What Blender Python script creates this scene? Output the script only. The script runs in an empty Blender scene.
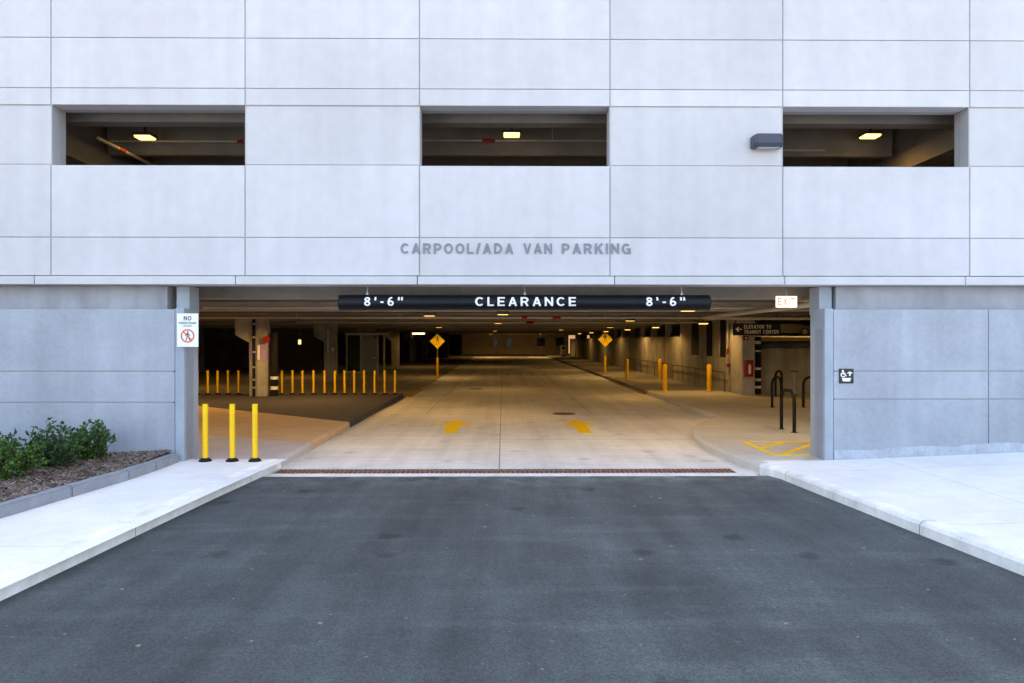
import bpy, bmesh, math, random
from mathutils import Vector, Matrix
random.seed(7)
R = math.radians
PI = math.pi
scene = bpy.context.scene
COL = scene.collection

# ------------------------------------------------------------ camera
cam = bpy.data.cameras.new('camera')
camo = bpy.data.objects.new('camera', cam)
COL.objects.link(camo)
cam.sensor_width = 36
cam.lens = 24.6
cam.shift_x = 0.0029
cam.shift_y = -0.0015
cam.clip_end = 2000
camo.location = (0, -11.2, 2.08)
camo.rotation_euler = (R(90), 0, R(-0.5))
scene.camera = camo

# ------------------------------------------------------------ light
SUN_EL, SUN_AZ = R(52), R(20)          # the sun stands behind the garage
w = bpy.data.worlds.new('World')
scene.world = w
w.use_nodes = True
wt = w.node_tree
sky = wt.nodes.new('ShaderNodeTexSky')
sky.sky_type = 'NISHITA'
sky.sun_disc = False
sky.sun_elevation = SUN_EL
sky.sun_rotation = SUN_AZ
sky.air_density = 1.0
sky.dust_density = 2.5
sky.ozone_density = 1.0
bg = wt.nodes['Background']
bg.inputs['Strength'].default_value = 0.15
wt.links.new(sky.outputs[0], bg.inputs[0])
sl = bpy.data.lights.new('sun', 'SUN')
sl.energy = 3.0
sl.angle = R(0.5)
sl.color = (1, 0.95, 0.88)
slo = bpy.data.objects.new('sun', sl)
COL.objects.link(slo)
sd = Vector((math.sin(SUN_AZ) * math.cos(SUN_EL), math.cos(SUN_AZ) * math.cos(SUN_EL), math.sin(SUN_EL)))
slo.rotation_euler = sd.to_track_quat('Z', 'Y').to_euler()
slo.location = (0, 60, 60)
vs = scene.view_settings
vs.view_transform = 'Standard'
vs.look = 'None'
vs.gamma = 1
vs.use_curve_mapping = False
vs.exposure = 2.4
vs.use_white_balance = True
vs.white_balance_temperature = 7500
vs.white_balance_tint = 14
LAMP = (1.0, 0.60, 0.20)

# ------------------------------------------------------------ materials
def mat(name, col, rough=0.8, metal=0.0, var=0.0, vscale=1.5, fine=0.0, fscale=60, bump=0.0, bscale=80,
        streak=0.0, emis=None, estr=0.0, sscale=1.0, spec=0.5, coat=0.0):
    m = bpy.data.materials.new(name)
    m.use_nodes = True
    nt = m.node_tree
    N, L = nt.nodes, nt.links
    b = N['Principled BSDF']
    b.inputs['Roughness'].default_value = rough
    b.inputs['Metallic'].default_value = metal
    b.inputs['Specular IOR Level'].default_value = spec
    b.inputs['Coat Weight'].default_value = coat
    b.inputs['Base Color'].default_value = (*col, 1)
    cur = None
    tc = N.new('ShaderNodeTexCoord')
    def mul(amount, fac_socket, lo=0.3, hi=0.7):
        nonlocal cur
        mr = N.new('ShaderNodeMapRange')
        mr.inputs['From Min'].default_value = lo
        mr.inputs['From Max'].default_value = hi
        mr.inputs['To Min'].default_value = 1 - amount
        mr.inputs['To Max'].default_value = 1 + amount * 0.6
        L.new(fac_socket, mr.inputs['Value'])
        vm = N.new('ShaderNodeVectorMath')
        vm.operation = 'SCALE'
        if cur is None:
            vm.inputs[0].default_value = col
        else:
            L.new(cur, vm.inputs[0])
        L.new(mr.outputs[0], vm.inputs['Scale'])
        cur = vm.outputs[0]
    if var:
        n = N.new('ShaderNodeTexNoise')
        n.inputs['Scale'].default_value = vscale
        n.inputs['Detail'].default_value = 6
        n.inputs['Roughness'].default_value = 0.6
        L.new(tc.outputs['Object'], n.inputs['Vector'])
        mul(var, n.outputs['Fac'])
    if streak:
        mp = N.new('ShaderNodeMapping')
        mp.inputs['Scale'].default_value = (3.5 * sscale, 3.5 * sscale, 0.22 * sscale)
        L.new(tc.outputs['Object'], mp.inputs[0])
        n = N.new('ShaderNodeTexNoise')
        n.inputs['Scale'].default_value = 1.0
        n.inputs['Detail'].default_value = 5
        L.new(mp.outputs[0], n.inputs['Vector'])
        mul(streak, n.outputs['Fac'])
    if fine:
        n = N.new('ShaderNodeTexNoise')
        n.inputs['Scale'].default_value = fscale
        n.inputs['Detail'].default_value = 3
        L.new(tc.outputs['Object'], n.inputs['Vector'])
        mul(fine, n.outputs['Fac'])
    if cur is not None:
        L.new(cur, b.inputs['Base Color'])
    if bump:
        n = N.new('ShaderNodeTexNoise')
        n.inputs['Scale'].default_value = bscale
        n.inputs['Detail'].default_value = 4
        L.new(tc.outputs['Object'], n.inputs['Vector'])
        bp = N.new('ShaderNodeBump')
        bp.inputs['Strength'].default_value = bump
        bp.inputs['Distance'].default_value = 0.01
        L.new(n.outputs['Fac'], bp.inputs['Height'])
        L.new(bp.outputs[0], b.inputs['Normal'])
    if emis:
        b.inputs['Emission Color'].default_value = (*emis, 1)
        b.inputs['Emission Strength'].default_value = estr
    return m

M = {}
M['precast'] = mat('pale precast concrete', (0.59, 0.585, 0.595), 0.85, var=0.08, vscale=0.45, fine=0.035, fscale=5, bump=0.25, bscale=45, streak=0.045)
M['precast_low'] = mat('blue grey precast concrete', (0.385, 0.415, 0.46), 0.85, var=0.16, vscale=0.9, fine=0.06, fscale=12, bump=0.3, bscale=40, streak=0.09)
M['jamb'] = mat('blue grey jamb concrete', (0.35, 0.395, 0.45), 0.85, var=0.12, vscale=1.5, fine=0.05, bump=.3, streak=.1)
M['recess'] = mat('grey recess concrete', (0.36, 0.37, 0.40), 0.9, var=0.15, vscale=2, streak=0.15, bump=0.3)
for k_ in ('precast', 'precast_low'):
    nt_ = M[k_].node_tree; b_ = nt_.nodes['Principled BSDF']; src = b_.inputs['Base Color'].links[0].from_socket
    oi_ = nt_.nodes.new('ShaderNodeObjectInfo'); mr_ = nt_.nodes.new('ShaderNodeMapRange')
    mr_.inputs['To Min'].default_value = 0.93; mr_.inputs['To Max'].default_value = 1.03
    nt_.links.new(oi_.outputs['Random'], mr_.inputs['Value'])
    vm_ = nt_.nodes.new('ShaderNodeVectorMath'); vm_.operation = 'SCALE'
    nt_.links.new(src, vm_.inputs[0]); nt_.links.new(mr_.outputs[0], vm_.inputs['Scale']); nt_.links.new(vm_.outputs[0], b_.inputs['Base Color'])
M['sealant'] = mat('joint sealant', (0.42, 0.41, 0.41), 0.9)
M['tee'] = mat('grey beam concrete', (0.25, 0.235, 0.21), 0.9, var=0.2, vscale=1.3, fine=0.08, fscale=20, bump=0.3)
M['tee_lit'] = mat('beam concrete lit tone', (0.36, 0.335, 0.29), 0.9, var=0.2, vscale=1.3, bump=0.3)  # lighter beam tone, paints the lit stripes of the ceiling
M['tee_shaded'] = mat('beam concrete shaded tone', (0.13, 0.12, 0.105), 0.9, var=0.25, vscale=1.3, bump=0.3)  # darker beam tone, paints the shaded stripes of the ceiling
M['column'] = mat('column concrete', (0.42, 0.40, 0.36), 0.9, var=0.25, vscale=2.2, streak=0.2, bump=0.3)
M['inwall'] = mat('board marked wall concrete', (0.36, 0.34, 0.29), 0.9, var=0.3, vscale=1.2, streak=0.3, bump=0.4)
M['farwall'] = mat('tan painted wall', (0.42, 0.36, 0.28), 0.9, var=0.15, vscale=1)
M['kerb'] = mat('white kerb concrete', (0.72, 0.715, 0.69), 0.9, var=0.2, vscale=3, fine=0.08, fscale=30, bump=0.4, bscale=40)
M['planterkerb'] = mat('grey kerb block', (0.27, 0.29, 0.32), 0.95, var=0.18, vscale=4, fine=0.1, bump=0.5)
M['tanpave'] = mat('tan concrete paving', (0.56, 0.38, 0.23), 0.9, var=0.12, vscale=2, fine=0.06, bump=0.3)
M['darkpave'] = mat('dark paving', (0.056, 0.052, 0.066), 0.95, var=0.25, vscale=2.5, fine=0.15, bump=0.4)
M['mauvepave'] = mat('pinkish grey paving', (0.50, 0.44, 0.43), 0.9, var=0.12, vscale=2, fine=0.06, bump=0.3)
M['yellow'] = mat('yellow plastic', (0.95, 0.55, 0.0), 0.45, var=0.05, vscale=14)
M['yellowrefl'] = mat('yellow reflective sleeve', (0.97, 0.60, 0.0), 0.35)
M['bollard'] = mat('yellow bollard paint', (0.95, 0.52, 0.01), 0.5, var=0.1, vscale=6)
M['paint'] = mat('yellow line paint', (1.0, 0.66, 0.0), 0.7, var=0.08, vscale=9, fine=0.1, fscale=50)
M['paintold'] = mat('worn yellow paint', (0.55, 0.34, 0.04), 0.8, var=0.35, vscale=6, fine=0.2)
M['black'] = mat('black rubber', (0.010, 0.010, 0.012), 0.7, spec=.2)
M['blackpaint'] = mat('black gloss paint', (0.005, 0.006, 0.008), 0.42, var=0.3, vscale=5, spec=.22)
M['blacktube'] = mat('black powder coat', (0.006, 0.006, 0.006), 0.5, spec=.25)
M['white'] = mat('white vinyl', (0.85, 0.85, 0.85), 0.5)
M['signwhite'] = mat('white sign sheet', (0.82, 0.82, 0.80), 0.4)
M['signblack'] = mat('black sign sheet', (0.01, 0.011, 0.013), 0.35)
M['signred'] = mat('red sign ink', (0.75, 0.08, 0.015), 0.4)
M['inkgrey'] = mat('dark grey ink', (0.06, 0.06, 0.065), 0.6)
M['letter'] = mat('grey letter metal', (0.19, 0.22, 0.26), 0.5)
M['lampgrey'] = mat('dark grey lamp housing', (0.05, 0.058, 0.078), 0.5)
M['glasslamp'] = mat('frosted lamp glass', (0.35, 0.38, 0.42), 0.25)
M['pipe'] = mat('pale painted pipe', (0.52, 0.47, 0.38), 0.4)
M['red'] = mat('red paint', (0.30, 0.006, 0.01), 0.4)
M['darkred'] = mat('red coupling', (0.35, 0.01, 0.01), 0.5)
M['metal'] = mat('galvanised metal', (0.45, 0.46, 0.48), 0.4, metal=0.7, var=0.1, vscale=8)
M['guard'] = mat('grey corner plate', (0.26, 0.30, 0.36), 0.5, var=0.1, vscale=3)
M['rust'] = mat('rusty grate iron', (0.26, 0.115, 0.06), 0.9, var=0.4, vscale=9, fine=0.3, fscale=50)
M['iron'] = mat('dark cast iron', (0.12, 0.10, 0.075), 0.8, var=0.3, vscale=9)
M['purple'] = mat('purple level band', (0.34, 0.26, 0.52), 0.7, var=0.15, vscale=5)
M['lens'] = mat('lit lamp lens', (1, 0.8, 0.5), 0.4, emis=(1.0, 0.58, 0.11), estr=0.5)
M['lensup'] = mat('bright lit lamp lens', (1, 0.8, 0.5), 0.4, emis=(1.0, 0.62, 0.15), estr=1.0)
M['exitglow'] = mat('lit exit panel', (0.9, 0.9, 0.9), 0.4, emis=(1.0, 0.86, 0.74), estr=0.42)
M['exitred'] = mat('lit exit letters', (0.9, 0.1, 0.05), 0.4, emis=(1.0, 0.22, 0.12), estr=0.30)
M['signtext'] = mat('cream sign lettering', (0.95, 0.84, 0.6), 0.35)
M['diamond'] = mat('yellow warning sheet', (1.0, 0.72, 0.0), 0.35)
M['glass'] = mat('dark window glass', (0.02, 0.035, 0.03), 0.1)
M['booth'] = mat('pale door panel', (0.32, 0.35, 0.30), 0.5, var=0.12, vscale=2)
M['frame'] = mat('pale frame metal', (0.5, 0.47, 0.42), 0.4)
M['lobby'] = mat('lit lobby wall', (0.6, 0.42, 0.34), 0.8, emis=(1.0, 0.60, 0.36), estr=0.12)  # light of the room behind is put into the wall as a faint glow
M['carpaint'] = mat('silver car paint', (0.22, 0.21, 0.20), 0.3, metal=0.5, coat=0.6)
M['carglass'] = mat('car glass', (0.01, 0.01, 0.012), 0.08)
M['tyre'] = mat('tyre rubber', (0.012, 0.012, 0.012), 0.8)
M['rim'] = mat('alloy rim', (0.6, 0.6, 0.6), 0.3, metal=0.7)
M['foam'] = mat('rough base mortar', (0.43, 0.465, 0.515), 0.95, var=0.2, vscale=5, fine=0.12, fscale=30, bump=0.8, bscale=25)
M['earth'] = mat('mulch ground', (0.075, 0.052, 0.042), 1, var=0.4, vscale=9, fine=0.4, fscale=50, bump=1, bscale=40)

def leaf_mat(name, a, b_):
    m = bpy.data.materials.new(name); m.use_nodes = True
    N, L = m.node_tree.nodes, m.node_tree.links
    b = N['Principled BSDF']
    tc = N.new('ShaderNodeTexCoord'); n = N.new('ShaderNodeTexNoise')
    n.inputs['Scale'].default_value = 9; L.new(tc.outputs['Object'], n.inputs['Vector'])
    wn = N.new('ShaderNodeTexNoise'); wn.inputs['Scale'].default_value = 70; L.new(tc.outputs['Object'], wn.inputs['Vector'])
    ad = N.new('ShaderNodeMath'); ad.operation = 'ADD'
    L.new(n.outputs['Fac'], ad.inputs[0]); L.new(wn.outputs['Fac'], ad.inputs[1])
    r = N.new('ShaderNodeValToRGB')
    r.color_ramp.elements[0].position = 0.40; r.color_ramp.elements[0].color = (*a, 1)
    r.color_ramp.elements[1].position = 0.62; r.color_ramp.elements[1].color = (*b_, 1)
    h = N.new('ShaderNodeMath'); h.operation = 'MULTIPLY'; h.inputs[1].default_value = 0.5
    L.new(ad.outputs[0], h.inputs[0]); L.new(h.outputs[0], r.inputs[0]); L.new(r.outputs[0], b.inputs['Base Color'])
    b.inputs['Roughness'].default_value = 0.5
    b.inputs['Specular IOR Level'].default_value = 0.3
    return m
M['leaf'] = leaf_mat('glossy green leaves', (0.022, 0.065, 0.014), (0.11, 0.23, 0.035))
M['leafdark'] = leaf_mat('deep green leaves', (0.022, 0.065, 0.02), (0.08, 0.18, 0.045))
M['twig'] = mat('brown twig', (0.09, 0.06, 0.04), 0.9)
M['chip'] = leaf_mat('wood chips', (0.085, 0.058, 0.045), (0.33, 0.25, 0.205))

def asphalt():
    m = bpy.data.materials.new('asphalt'); m.use_nodes = True
    N, L = m.node_tree.nodes, m.node_tree.links
    b = N['Principled BSDF']; b.inputs['Roughness'].default_value = 0.85
    b.inputs['Specular IOR Level'].default_value = 0.35
    tc = N.new('ShaderNodeTexCoord')
    def noise(scale, detail=4, vec=None, rough=0.55):
        n = N.new('ShaderNodeTexNoise'); n.inputs['Scale'].default_value = scale; n.inputs['Detail'].default_value = detail
        n.inputs['Roughness'].default_value = rough
        L.new(vec or tc.outputs['Object'], n.inputs['Vector']); return n.outputs['Fac']
    def mr(s, a, c, lo, hi):
        x = N.new('ShaderNodeMapRange'); L.new(s, x.inputs[0])
        x.inputs[1].default_value = a; x.inputs[2].default_value = c; x.inputs[3].default_value = lo; x.inputs[4].default_value = hi
        return x.outputs[0]
    def m2(op, a, c=0.0):
        x = N.new('ShaderNodeMath'); x.operation = op
        for i, v in enumerate((a, c)):
            if isinstance(v, (int, float)): x.inputs[i].default_value = v
            else: L.new(v, x.inputs[i])
        return x.outputs[0]
    mp = N.new('ShaderNodeMapping'); mp.inputs['Scale'].default_value = (1.3, 0.16, 1)
    mp.inputs['Rotation'].default_value = (0, 0, R(9)); L.new(tc.outputs['Object'], mp.inputs[0])
    mp2 = N.new('ShaderNodeMapping'); mp2.inputs['Scale'].default_value = (0.35, 2.2, 1); mp2.inputs['Rotation'].default_value = (0, 0, R(-24)); L.new(tc.outputs['Object'], mp2.inputs[0])
    v = m2('MULTIPLY', mr(noise(0.6, 6, None, .65), 0.32, 0.68, 0.73, 1.27), mr(noise(1.0, 6, mp.outputs[0], 0.65), 0.32, 0.68, 0.72, 1.34))
    v = m2('MULTIPLY', v, mr(noise(1.0, 5, mp2.outputs[0], 0.7), 0.5, 0.72, 0.96, 1.35))
    v = m2('MULTIPLY', v, mr(noise(55, 4, None, .7), 0.32, 0.68, 0.58, 1.46))
    v = m2('MULTIPLY', v, mr(noise(22, 3), 0.3, 0.7, 0.85, 1.15))
    wv = m2('ABSOLUTE', m2('SUBTRACT', noise(0.55, 4, None, .6), 0.5))
    v = m2('MULTIPLY', v, mr(m2('ADD', wv, m2('MULTIPLY', mr(noise(1.3, 3), .45, .6, 0.05, 0.0), 1.0)), 0.0, 0.02, 1.16, 1.0))
    # small dark oil spots and pale specks
    vo = N.new('ShaderNodeTexVoronoi'); vo.voronoi_dimensions = '2D'; vo.inputs['Scale'].default_value = 0.5; L.new(tc.outputs['Object'], vo.inputs['Vector'])
    dn = m2('ADD', vo.outputs['Distance'], m2('MULTIPLY', noise(7, 3), 0.14))
    v = m2('MULTIPLY', v, mr(dn, 0.10, 0.14, 0.58, 1.0))
    vp = N.new('ShaderNodeTexVoronoi'); vp.voronoi_dimensions = '2D'; vp.inputs['Scale'].default_value = 1.6; L.new(tc.outputs['Object'], vp.inputs['Vector'])
    v = m2('MULTIPLY', v, mr(vp.outputs['Distance'], 0.012, 0.02, 2.0, 1.0))
    sp_ = N.new('ShaderNodeSeparateXYZ'); L.new(tc.outputs['Object'], sp_.inputs[0])
    sc_ = m2('MULTIPLY', mr(sp_.outputs[1], -1.5, 0.45, 0.0, 1.0), mr(noise(2.2, 6, None, .7), 0.42, 0.66, 0.0, 1.0))
    v = m2('MULTIPLY', v, m2('ADD', 1.0, m2('MULTIPLY', sc_, 3.2)))
    vm = N.new('ShaderNodeVectorMath'); vm.operation = 'SCALE'; vm.inputs[0].default_value = (0.060, 0.071, 0.072)
    L.new(v, vm.inputs['Scale']); L.new(vm.outputs[0], b.inputs['Base Color'])
    bp = N.new('ShaderNodeBump'); bp.inputs['Strength'].default_value = 0.7; bp.inputs['Distance'].default_value = 0.006
    L.new(noise(120, 3), bp.inputs['Height']); L.new(bp.outputs[0], b.inputs['Normal'])
    return m
M['asphalt'] = asphalt()

def slab(name, col, joints_x=(), joints_y=(), jw=0.006, spots=True, var=0.12, brush=0.06, tyre=False, jcol=0.35, vscale=0.7):
    """broom finished concrete; saw cut joints are part of the surface pattern"""
    m = bpy.data.materials.new(name); m.use_nodes = True
    N, L = m.node_tree.nodes, m.node_tree.links
    b = N['Principled BSDF']; b.inputs['Roughness'].default_value = 0.85
    tc = N.new('ShaderNodeTexCoord')
    sep = N.new('ShaderNodeSeparateXYZ'); L.new(tc.outputs['Object'], sep.inputs[0])
    def noise(scale, detail=4, vec=None):
        n = N.new('ShaderNodeTexNoise'); n.inputs['Scale'].default_value = scale; n.inputs['Detail'].default_value = detail
        n.inputs['Roughness'].default_value = 0.6
        L.new(vec or tc.outputs['Object'], n.inputs['Vector']); return n.outputs['Fac']
    def mr(s, a, c, lo, hi):
        x = N.new('ShaderNodeMapRange'); L.new(s, x.inputs[0])
        x.inputs[1].default_value = a; x.inputs[2].default_value = c; x.inputs[3].default_value = lo; x.inputs[4].default_value = hi
        return x.outputs[0]
    def m2(op, a, c=0.0):
        x = N.new('ShaderNodeMath'); x.operation = op
        for i, v in enumerate((a, c)):
            if isinstance(v, (int, float)): x.inputs[i].default_value = v
            else: L.new(v, x.inputs[i])
        return x.outputs[0]
    v = mr(noise(vscale, 6), 0.3, 0.7, 1 - var, 1 + var * 0.7)
    v = m2('MULTIPLY', v, mr(noise(4, 5), 0.3, 0.7, 0.95, 1.04))
    v = m2('MULTIPLY', v, mr(noise(60, 2), 0.3, 0.7, 0.94, 1.05))
    mp = N.new('ShaderNodeMapping'); mp.inputs['Scale'].default_value = (0.3, 9, 1); L.new(tc.outputs['Object'], mp.inputs[0])
    v = m2('MULTIPLY', v, mr(noise(1, 3, mp.outputs[0]), 0.35, 0.65, 1 - brush, 1 + brush * 0.5))
    if tyre:
        mp2 = N.new('ShaderNodeMapping'); mp2.inputs['Scale'].default_value = (2.1, 0.06, 1); L.new(tc.outputs['Object'], mp2.inputs[0])
        v = m2('MULTIPLY', v, mr(noise(1, 4, mp2.outputs[0]), 0.4, 0.7, 1.03, 0.84))
        vo = N.new('ShaderNodeTexVoronoi'); vo.voronoi_dimensions = '2D'; vo.inputs['Scale'].default_value = 0.6; L.new(tc.outputs['Object'], vo.inputs['Vector'])
        dn = m2('ADD', vo.outputs['Distance'], m2('MULTIPLY', noise(8, 3), 0.12))
        v = m2('MULTIPLY', v, mr(dn, 0.1, 0.16, 0.8, 1.0))
    if spots:
        vs2 = N.new('ShaderNodeTexVoronoi'); vs2.voronoi_dimensions = '2D'; vs2.inputs['Scale'].default_value = 2.3; L.new(tc.outputs['Object'], vs2.inputs['Vector'])
        dn2 = m2('ADD', vs2.outputs['Distance'], m2('MULTIPLY', noise(14, 3), 0.08))
        v = m2('MULTIPLY', v, mr(dn2, 0.055, 0.075, 0.80, 1.0))
    for ax, js in ((0, joints_x), (1, joints_y)):
        for j in js:
            j, lo, hi = j if isinstance(j, tuple) else (j, -1e4, 1e4)
            a = m2('LESS_THAN', m2('ABSOLUTE', m2('SUBTRACT', sep.outputs[ax], j)), jw)
            o = sep.outputs[1 - ax]
            a = m2('MULTIPLY', a, m2('MULTIPLY', m2('GREATER_THAN', o, lo), m2('LESS_THAN', o, hi)))
            v = m2('MULTIPLY', v, m2('SUBTRACT', 1.0, m2('MULTIPLY', a, 1 - jcol)))
    vm = N.new('ShaderNodeVectorMath'); vm.operation = 'SCALE'; vm.inputs[0].default_value = col
    L.new(v, vm.inputs['Scale']); L.new(vm.outputs[0], b.inputs['Base Color'])
    bp = N.new('ShaderNodeBump'); bp.inputs['Strength'].default_value = 0.3; bp.inputs['Distance'].default_value = 0.004
    L.new(noise(70, 3), bp.inputs['Height']); L.new(bp.outputs[0], b.inputs['Normal'])
    return m

# ------------------------------------------------------------ mesh helpers
class MB:
    def __init__(s): s.v = []; s.f = []
    def add(s, vs_, fs):
        o = len(s.v); s.v += [tuple(p) for p in vs_]; s.f += [tuple(i + o for i in f) for f in fs]; return s
    def box(s, x0, x1, y0, y1, z0, z1, c=0.0):
        if c <= 0:
            v = [(x, y, z) for z in (z0, z1) for y in (y0, y1) for x in (x0, x1)]
            return s.add(v, [(0, 2, 3, 1), (4, 5, 7, 6), (0, 1, 5, 4), (2, 6, 7, 3), (0, 4, 6, 2), (1, 3, 7, 5)])
        bm = bmesh.new()
        bmesh.ops.create_cube(bm, size=1)
        for q in bm.verts: q.co = Vector((x0 + (q.co.x + .5) * (x1 - x0), y0 + (q.co.y + .5) * (y1 - y0), z0 + (q.co.z + .5) * (z1 - z0)))
        bmesh.ops.bevel(bm, geom=bm.edges[:], offset=c, segments=2, affect='EDGES', profile=0.5)
        bm.verts.index_update()
        s.add([q.co[:] for q in bm.verts], [[q.index for q in f.verts] for f in bm.faces]); bm.free(); return s
    def prism(s, poly, a, b, axis='z'):
        """poly: 2d outline; extruded a..b along axis (x: poly is y,z / y: x,z / z: x,y)"""
        def P(p, t): return {'z': (p[0], p[1], t), 'y': (p[0], t, p[1]), 'x': (t, p[0], p[1])}[axis]
        n = len(poly)
        ar = sum(poly[i][0] * poly[(i + 1) % n][1] - poly[(i + 1) % n][0] * poly[i][1] for i in range(n))
        if (ar < 0) != (axis == 'y'): poly = poly[::-1]
        v = [P(p, a) for p in poly] + [P(p, b) for p in poly]
        f = [tuple(range(n))[::-1], tuple(range(n, 2 * n))] + [(i, (i + 1) % n, n + (i + 1) % n, n + i) for i in range(n)]
        return s.add(v, f)
    def lathe(s, prof, cx=0, cy=0, n=20, axis='z', c3=None):
        """prof: (radius, height) list"""
        v = []
        for r, h in prof:
            for k in range(n):
                a = 2 * PI * k / n
                p = (r * math.cos(a), r * math.sin(a), h)
                if axis == 'z': q = (p[0] + cx, p[1] + cy, p[2])
                elif axis == 'y': q = (p[0] + cx, p[2], -p[1] + cy)
                else: q = (p[2], p[0] + cx, p[1] + cy)
                v.append(q)
        f = []
        m = len(prof)
        for i in range(m - 1):
            for k in range(n):
                f.append((i * n + k, i * n + (k + 1) % n, (i + 1) * n + (k + 1) % n, (i + 1) * n + k))
        f.append(tuple(range(n))[::-1]); f.append(tuple((m - 1) * n + k for k in range(n)))
        return s.add(v, f)
    def tube(s, pts, r, n=10):
        pts = [Vector(p) for p in pts]
        v = []; up = None
        for i, p in enumerate(pts):
            t = (pts[min(i + 1, len(pts) - 1)] - pts[max(i - 1, 0)]).normalized()
            if up is None:
                up = t.orthogonal().normalized()
            up = (up - t * up.dot(t)).normalized()
            sd_ = t.cross(up)
            rr = r[i] if isinstance(r, (list, tuple)) else r
            for k in range(n):
                a = 2 * PI * k / n
                v.append(p + (up * math.cos(a) + sd_ * math.sin(a)) * rr)
        f = []
        for i in range(len(pts) - 1):
            for k in range(n):
                f.append((i * n + k, i * n + (k + 1) % n, (i + 1) * n + (k + 1) % n, (i + 1) * n + k))
        f.append(tuple(range(n))[::-1]); f.append(tuple((len(pts) - 1) * n + k for k in range(n)))
        return s.add(v, f)
    def build(s, name, m, parent=None, smooth=False):
        me = bpy.data.meshes.new(name); me.from_pydata(s.v, [], s.f); me.update()
        bm = bmesh.new(); bm.from_mesh(me); bmesh.ops.recalc_face_normals(bm, faces=bm.faces[:]); bm.to_mesh(me); bm.free()
        me.materials.append(M[m] if isinstance(m, str) else m)
        o = bpy.data.objects.new(name, me); COL.objects.link(o)
        if parent is not None: o.parent = parent
        if smooth:
            for p in me.polygons: p.use_smooth = True
            try:
                me.set_sharp_from_angle(angle=R(40))
            except Exception: pass
        return o

def tag(o, label, cat, group=None):
    o['label'] = label; o['category'] = cat
    if group: o['group'] = group
    return o
def thing(name, label, cat, loc=(0, 0, 0), rz=0, group=None):
    o = bpy.data.objects.new(name, None); COL.objects.link(o); o.location = loc; o.rotation_euler = (0, 0, rz)
    o.empty_display_size = 0.2
    return tag(o, label, cat, group)
def struct(o): o['kind'] = 'structure'; return o
def kids(o): return [c for c in bpy.data.objects if c.parent == o]
def dup(root, loc, label, rz=None):
    def rec(o, par):
        c = o.copy(); COL.objects.link(c)
        if par is not None: c.parent = par
        for k in kids(o): rec(k, c)
        return c
    r = rec(root, None); r.location = loc; r['label'] = label
    if rz is not None: r.rotation_euler = (0, 0, rz)
    return r
def _arc(cx, cy, rx, ry, a0, a1, n=10):
    return [(cx + rx * math.cos(R(a0 + (a1 - a0) * i / n)), cy + ry * math.sin(R(a0 + (a1 - a0) * i / n))) for i in range(n + 1)]
# stroke centre lines of a plain heavy grotesque alphabet: unit cap height, (advance width, strokes)
SW = 0.175
def glyphs():
    h = SW / 2; T = 1 - h; m = .5
    W = .72; r = W - h
    g = {}
    O = [_arc(.39, .5, .39 - h, .5 - h, 90, 450, 28)]
    g['O'] = (.78, O)
    g['C'] = (.75, [_arc(.39, .5, .39 - h, .5 - h, 42, 318, 22)])
    g['G'] = (.78, [_arc(.39, .5, .39 - h, .5 - h, 45, 330, 22), [(.43, .46), (.69, .46), (.69, .0)]])
    g['A'] = (.76, [[(.095, 0), (.38, .98)], [(.665, 0), (.38, .98)], [(.2, .30), (.56, .30)]])
    g['V'] = (.74, [[(.09, 1), (.37, .02)], [(.65, 1), (.37, .02)]])
    bowl = lambda y0, y1, w: [(h, y1)] + _arc(w - h - (y1 - y0) / 2, (y0 + y1) / 2, (y1 - y0) / 2, (y1 - y0) / 2, 90, -90, 12) + [(h, y0)]
    g['R'] = (.72, [[(h, 0), (h, 1)], bowl(.46, T, .68), [(.38, .46), (.61, .0)]])
    g['P'] = (.68, [[(h, 0), (h, 1)], bowl(.42, T, .67)])
    g['D'] = (.73, [[(h, 0), (h, 1)], [(h, T)] + [(.28, T)] + _arc(.28, .5, .72 - h - .28, .5 - h, 90, -90, 16) + [(h, h)]])
    g['L'] = (.58, [[(h, 1), (h, 0)], [(h, h), (.57, h)]])
    g['E'] = (.63, [[(h, 0), (h, 1)], [(h, T), (.62, T)], [(h, m), (.57, m)], [(h, h), (.62, h)]])
    g['F'] = (.6, [[(h, 0), (h, 1)], [(h, T), (.6, T)], [(h, m), (.54, m)]])
    g['T'] = (.64, [[(.32, 0), (.32, 1)], [(0, T), (.64, T)]])
    g['I'] = (.19, [[(h, 0), (h, 1)]])
    g['N'] = (.72, [[(h, 0), (h, 1)], [(.72 - h, 0), (.72 - h, 1)], [(h, .93), (.72 - h, .07)]])
    g['K'] = (.73, [[(h, 0), (h, 1)], [(.63, 1), (.14, .40)], [(.27, .56), (.65, 0)]])
    g['X'] = (.7, [[(.08, 0), (.62, 1)], [(.08, 1), (.62, 0)]])
    g['S'] = (.68, [_arc(.34, .73, .25, .175, 25, 270, 14) + _arc(.34, .28, .25, .185, 90, -155, 14)[0:]])
    g['/'] = (.36, [[(.05, -.04), (.31, 1.04)]])
    g['-'] = (.34, [[(.02, .42), (.32, .42)]])
    g["'"] = (.2, [[(.1, .62), (.1, 1)]])
    g['"'] = (.5, [[(.1, .62), (.1, 1)], [(.40, .62), (.40, 1)]])
    g['8'] = (.6, [_arc(.3, .74, .19, .17, 0, 360, 18), _arc(.3, .28, .215, .19, 0, 360, 20)])
    g['6'] = (.6, [_arc(.3, .31, .21, .215, 0, 360, 20), _arc(.36, .40, .27, .51, 75, 190, 12)])
    g[' '] = (.3, [])
    return g
GL = glyphs()
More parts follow.
